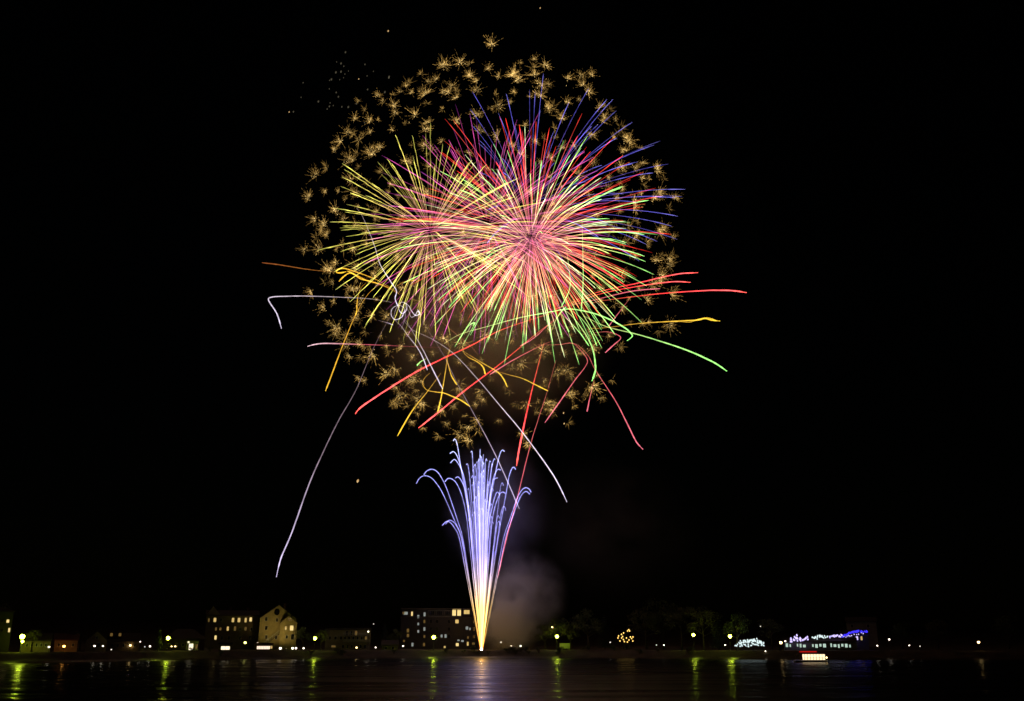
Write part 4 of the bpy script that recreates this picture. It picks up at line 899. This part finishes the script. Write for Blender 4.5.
for i in range(54):
    tx = max(-0.95, min(0.95, rr.gauss(0, 0.42))); ty = rr.uniform(455, 515) + 18 * abs(tx); X1 = 482 + tx * 21
    hk = tx * 3.0 + rr.uniform(-1, 1); sg = 1 if hk > 0 else -1; hk = max(1.0, abs(hk))
    xx = lambda u: BX + (X1 - BX) * u ** 1.05
    P = [(xx(u), BYp + (ty - BYp) * u) for u in (0, 0.3, 0.6, 0.85, 0.97)] + [(X1 + sg * hk * 0.35, ty - 0.6), (X1 + sg * hk * 0.8, ty), (X1 + sg * hk, ty + hk * 0.9)]
    spray(P, rr.uniform(0.07, 0.15), rr.uniform(-8, 8))
for i in range(14):      # short yellow sparks of the foot
    tx = rr.uniform(-1, 1); ty = rr.uniform(540, 600); X1 = 482 + (tx * 11 if i % 3 else 11 + tx * 2) * (655 - ty) / 90
    spray([(BX, BYp), (BX + (X1 - BX) * .4, BYp + (ty - BYp) * .4), (X1, ty)], rr.uniform(0.1, 0.16), rr.uniform(-4, 4))
q = MB(); q.tube([(0, 0, -0.4), (0, 0, 0.5), (0, 0, 1.6), (0, 0, 2.6)], [0.3, 0.42, 0.34, 0.1], 10, [0, 0, 0.05, 0.1]); q.build('flame', spark('fountain_flame', [(0, srgb(255, 232, 190)), (1, srgb(255, 205, 140))], 55.0), froot, attr=True)

# ------------------------------------------------------------------ stray embers
m_emb = spark('ember', [(0, srgb(190, 180, 150)), (1, srgb(120, 105, 80))], 0.09, False)
m_emb2 = spark('bright_ember', [(0, srgb(240, 200, 140)), (1, srgb(200, 150, 90))], 0.5, False)
def ember_mesh(m_):
    q = MB(); q.tube([(0, 0, -0.45), (0.05, 0, -0.1), (0.2, 0, 0.3), (0.28, 0, 0.5)], [0.1, 0.32, 0.26, 0.06], 6, [0, 0.2, 0.7, 1]); return q.mesh('ember', m_, attr=True)
e1, e2 = ember_mesh(m_emb), ember_mesh(m_emb2)
for i in range(34):
    px, py = rng.gauss(342, 24), rng.gauss(86, 17)
    o = link('ember', e1, None, at(px, py, FY + rng.uniform(-15, 15))); s = rng.uniform(0.6, 1.3); o.scale = (s, s, s); props(o, 'dim grey ember drifting beyond the upper left of the crackle ring', 'ember', 'dim embers at the upper left')
for px, py, lab, s in ((357.4, 481, 'single pale ember in the dark between long white trail and fountain', 1.5), (388, 31, 'reddish ember high above the left of the crackle ring', 1.0), (540, 8, 'faint ember at the very top of the sky', 0.8), (563.4, 413, 'upper tiny ember right of the straight red trail', 0.8), (564, 423.6, 'lower tiny ember right of the straight red trail', 0.8), (358.6, 79, 'brightest small ember among the dim ones at the upper left', 0.7), (289, 112, 'small ember left of all dim ones at the upper left', 0.7)):
    o = link('ember', e2, None, at(px, py, FY)); o.scale = (s, s, s); props(o, lab, 'ember')

# ------------------------------------------------------------------ smoke
def smoke(name, label, px, py, rx, rz_, ry, dens, colr, dy, seed, nscale=2.2, lo=0.35, hi=0.75, tilt=0):
    c = at(px, py, FY + dy); k = mpp(px, py)
    me = bpy.data.meshes.new(name); import bmesh
    bm = bmesh.new(); bmesh.ops.create_icosphere(bm, subdivisions=3, radius=1.0)
    for v in bm.verts: v.co *= 1 + 0.12 * noise.noise(v.co * 1.7 + Vector((seed, 0, 0)))
    bm.to_mesh(me); bm.free()
    m = bpy.data.materials.new(name); m.use_nodes = True; nt = m.node_tree; nt.nodes.clear()
    o_ = nt.nodes.new('ShaderNodeOutputMaterial'); v = nt.nodes.new('ShaderNodeVolumePrincipled'); v.inputs['Color'].default_value = (*colr, 1); v.inputs['Anisotropy'].default_value = 0.0
    tc = nt.nodes.new('ShaderNodeTexCoord'); ln = nt.nodes.new('ShaderNodeVectorMath'); ln.operation = 'LENGTH'
    fo = nt.nodes.new('ShaderNodeMapRange'); fo.interpolation_type = 'SMOOTHSTEP'; fo.inputs['From Min'].default_value = 0.96; fo.inputs['From Max'].default_value = 0.0
    mp = nt.nodes.new('ShaderNodeMapping'); mp.inputs['Location'].default_value = (seed, seed * 0.7, 0)
    ns = nt.nodes.new('ShaderNodeTexNoise'); ns.inputs['Scale'].default_value = nscale; ns.inputs['Detail'].default_value = 5; ns.inputs['Roughness'].default_value = 0.55
    mr = nt.nodes.new('ShaderNodeMapRange'); mr.inputs['From Min'].default_value = lo; mr.inputs['From Max'].default_value = hi
    mu = nt.nodes.new('ShaderNodeMath'); mu.operation = 'MULTIPLY'; m2 = nt.nodes.new('ShaderNodeMath'); m2.operation = 'MULTIPLY'; m2.inputs[1].default_value = dens
    L = nt.links.new
    L(tc.outputs['Object'], ln.inputs[0]); L(ln.outputs['Value'], fo.inputs['Value']); L(tc.outputs['Object'], mp.inputs['Vector']); L(mp.outputs[0], ns.inputs['Vector']); L(ns.outputs['Fac'], mr.inputs['Value'])
    L(fo.outputs[0], mu.inputs[0]); L(mr.outputs[0], mu.inputs[1]); L(mu.outputs[0], m2.inputs[0]); L(m2.outputs[0], v.inputs['Density']); L(v.outputs[0], o_.inputs['Volume'])
    me.materials.append(m)
    o = link(name, me, None, c); o.scale = (rx * k, ry * k, rz_ * k); o.rotation_euler = (0, tilt, 0)
    return props(o, label, 'smoke', kind='stuff')
smoke('smoke_plume', 'pale lit smoke billowing right of the foot of the fountain', 509, 622, 40, 40, 28, 1.5, (0.97, 0.97, 0.99), 15, 1.0, 2.6, 0.36, 0.78)
smoke('smoke_plume', 'looser grey smoke rising above the pale smoke, drifting to the right', 522, 598, 54, 58, 36, 0.4, (0.96, 0.96, 0.98), 18, 6.5, 2.6, 0.36, 0.72, 0.35)
smoke('smoke_plume', 'thin violet smoke hanging round the upper part of the fountain', 496, 505, 66, 90, 44, 0.06, (0.8, 0.8, 0.9), 6, 4.0, 2.4, 0.3, 0.75)
smoke('smoke_plume', 'thin brownish smoke hanging under the star bursts', 485, 345, 150, 120, 85, 0.042, (0.85, 0.78, 0.7), 20, 9.0, 2.4)
smoke('smoke_plume', 'faint dark smoke drifting far to the right of the fountain', 610, 530, 120, 95, 50, 0.012, (0.85, 0.75, 0.72), 25, 13.0, 2.2)
print('objects', len(bpy.data.objects))
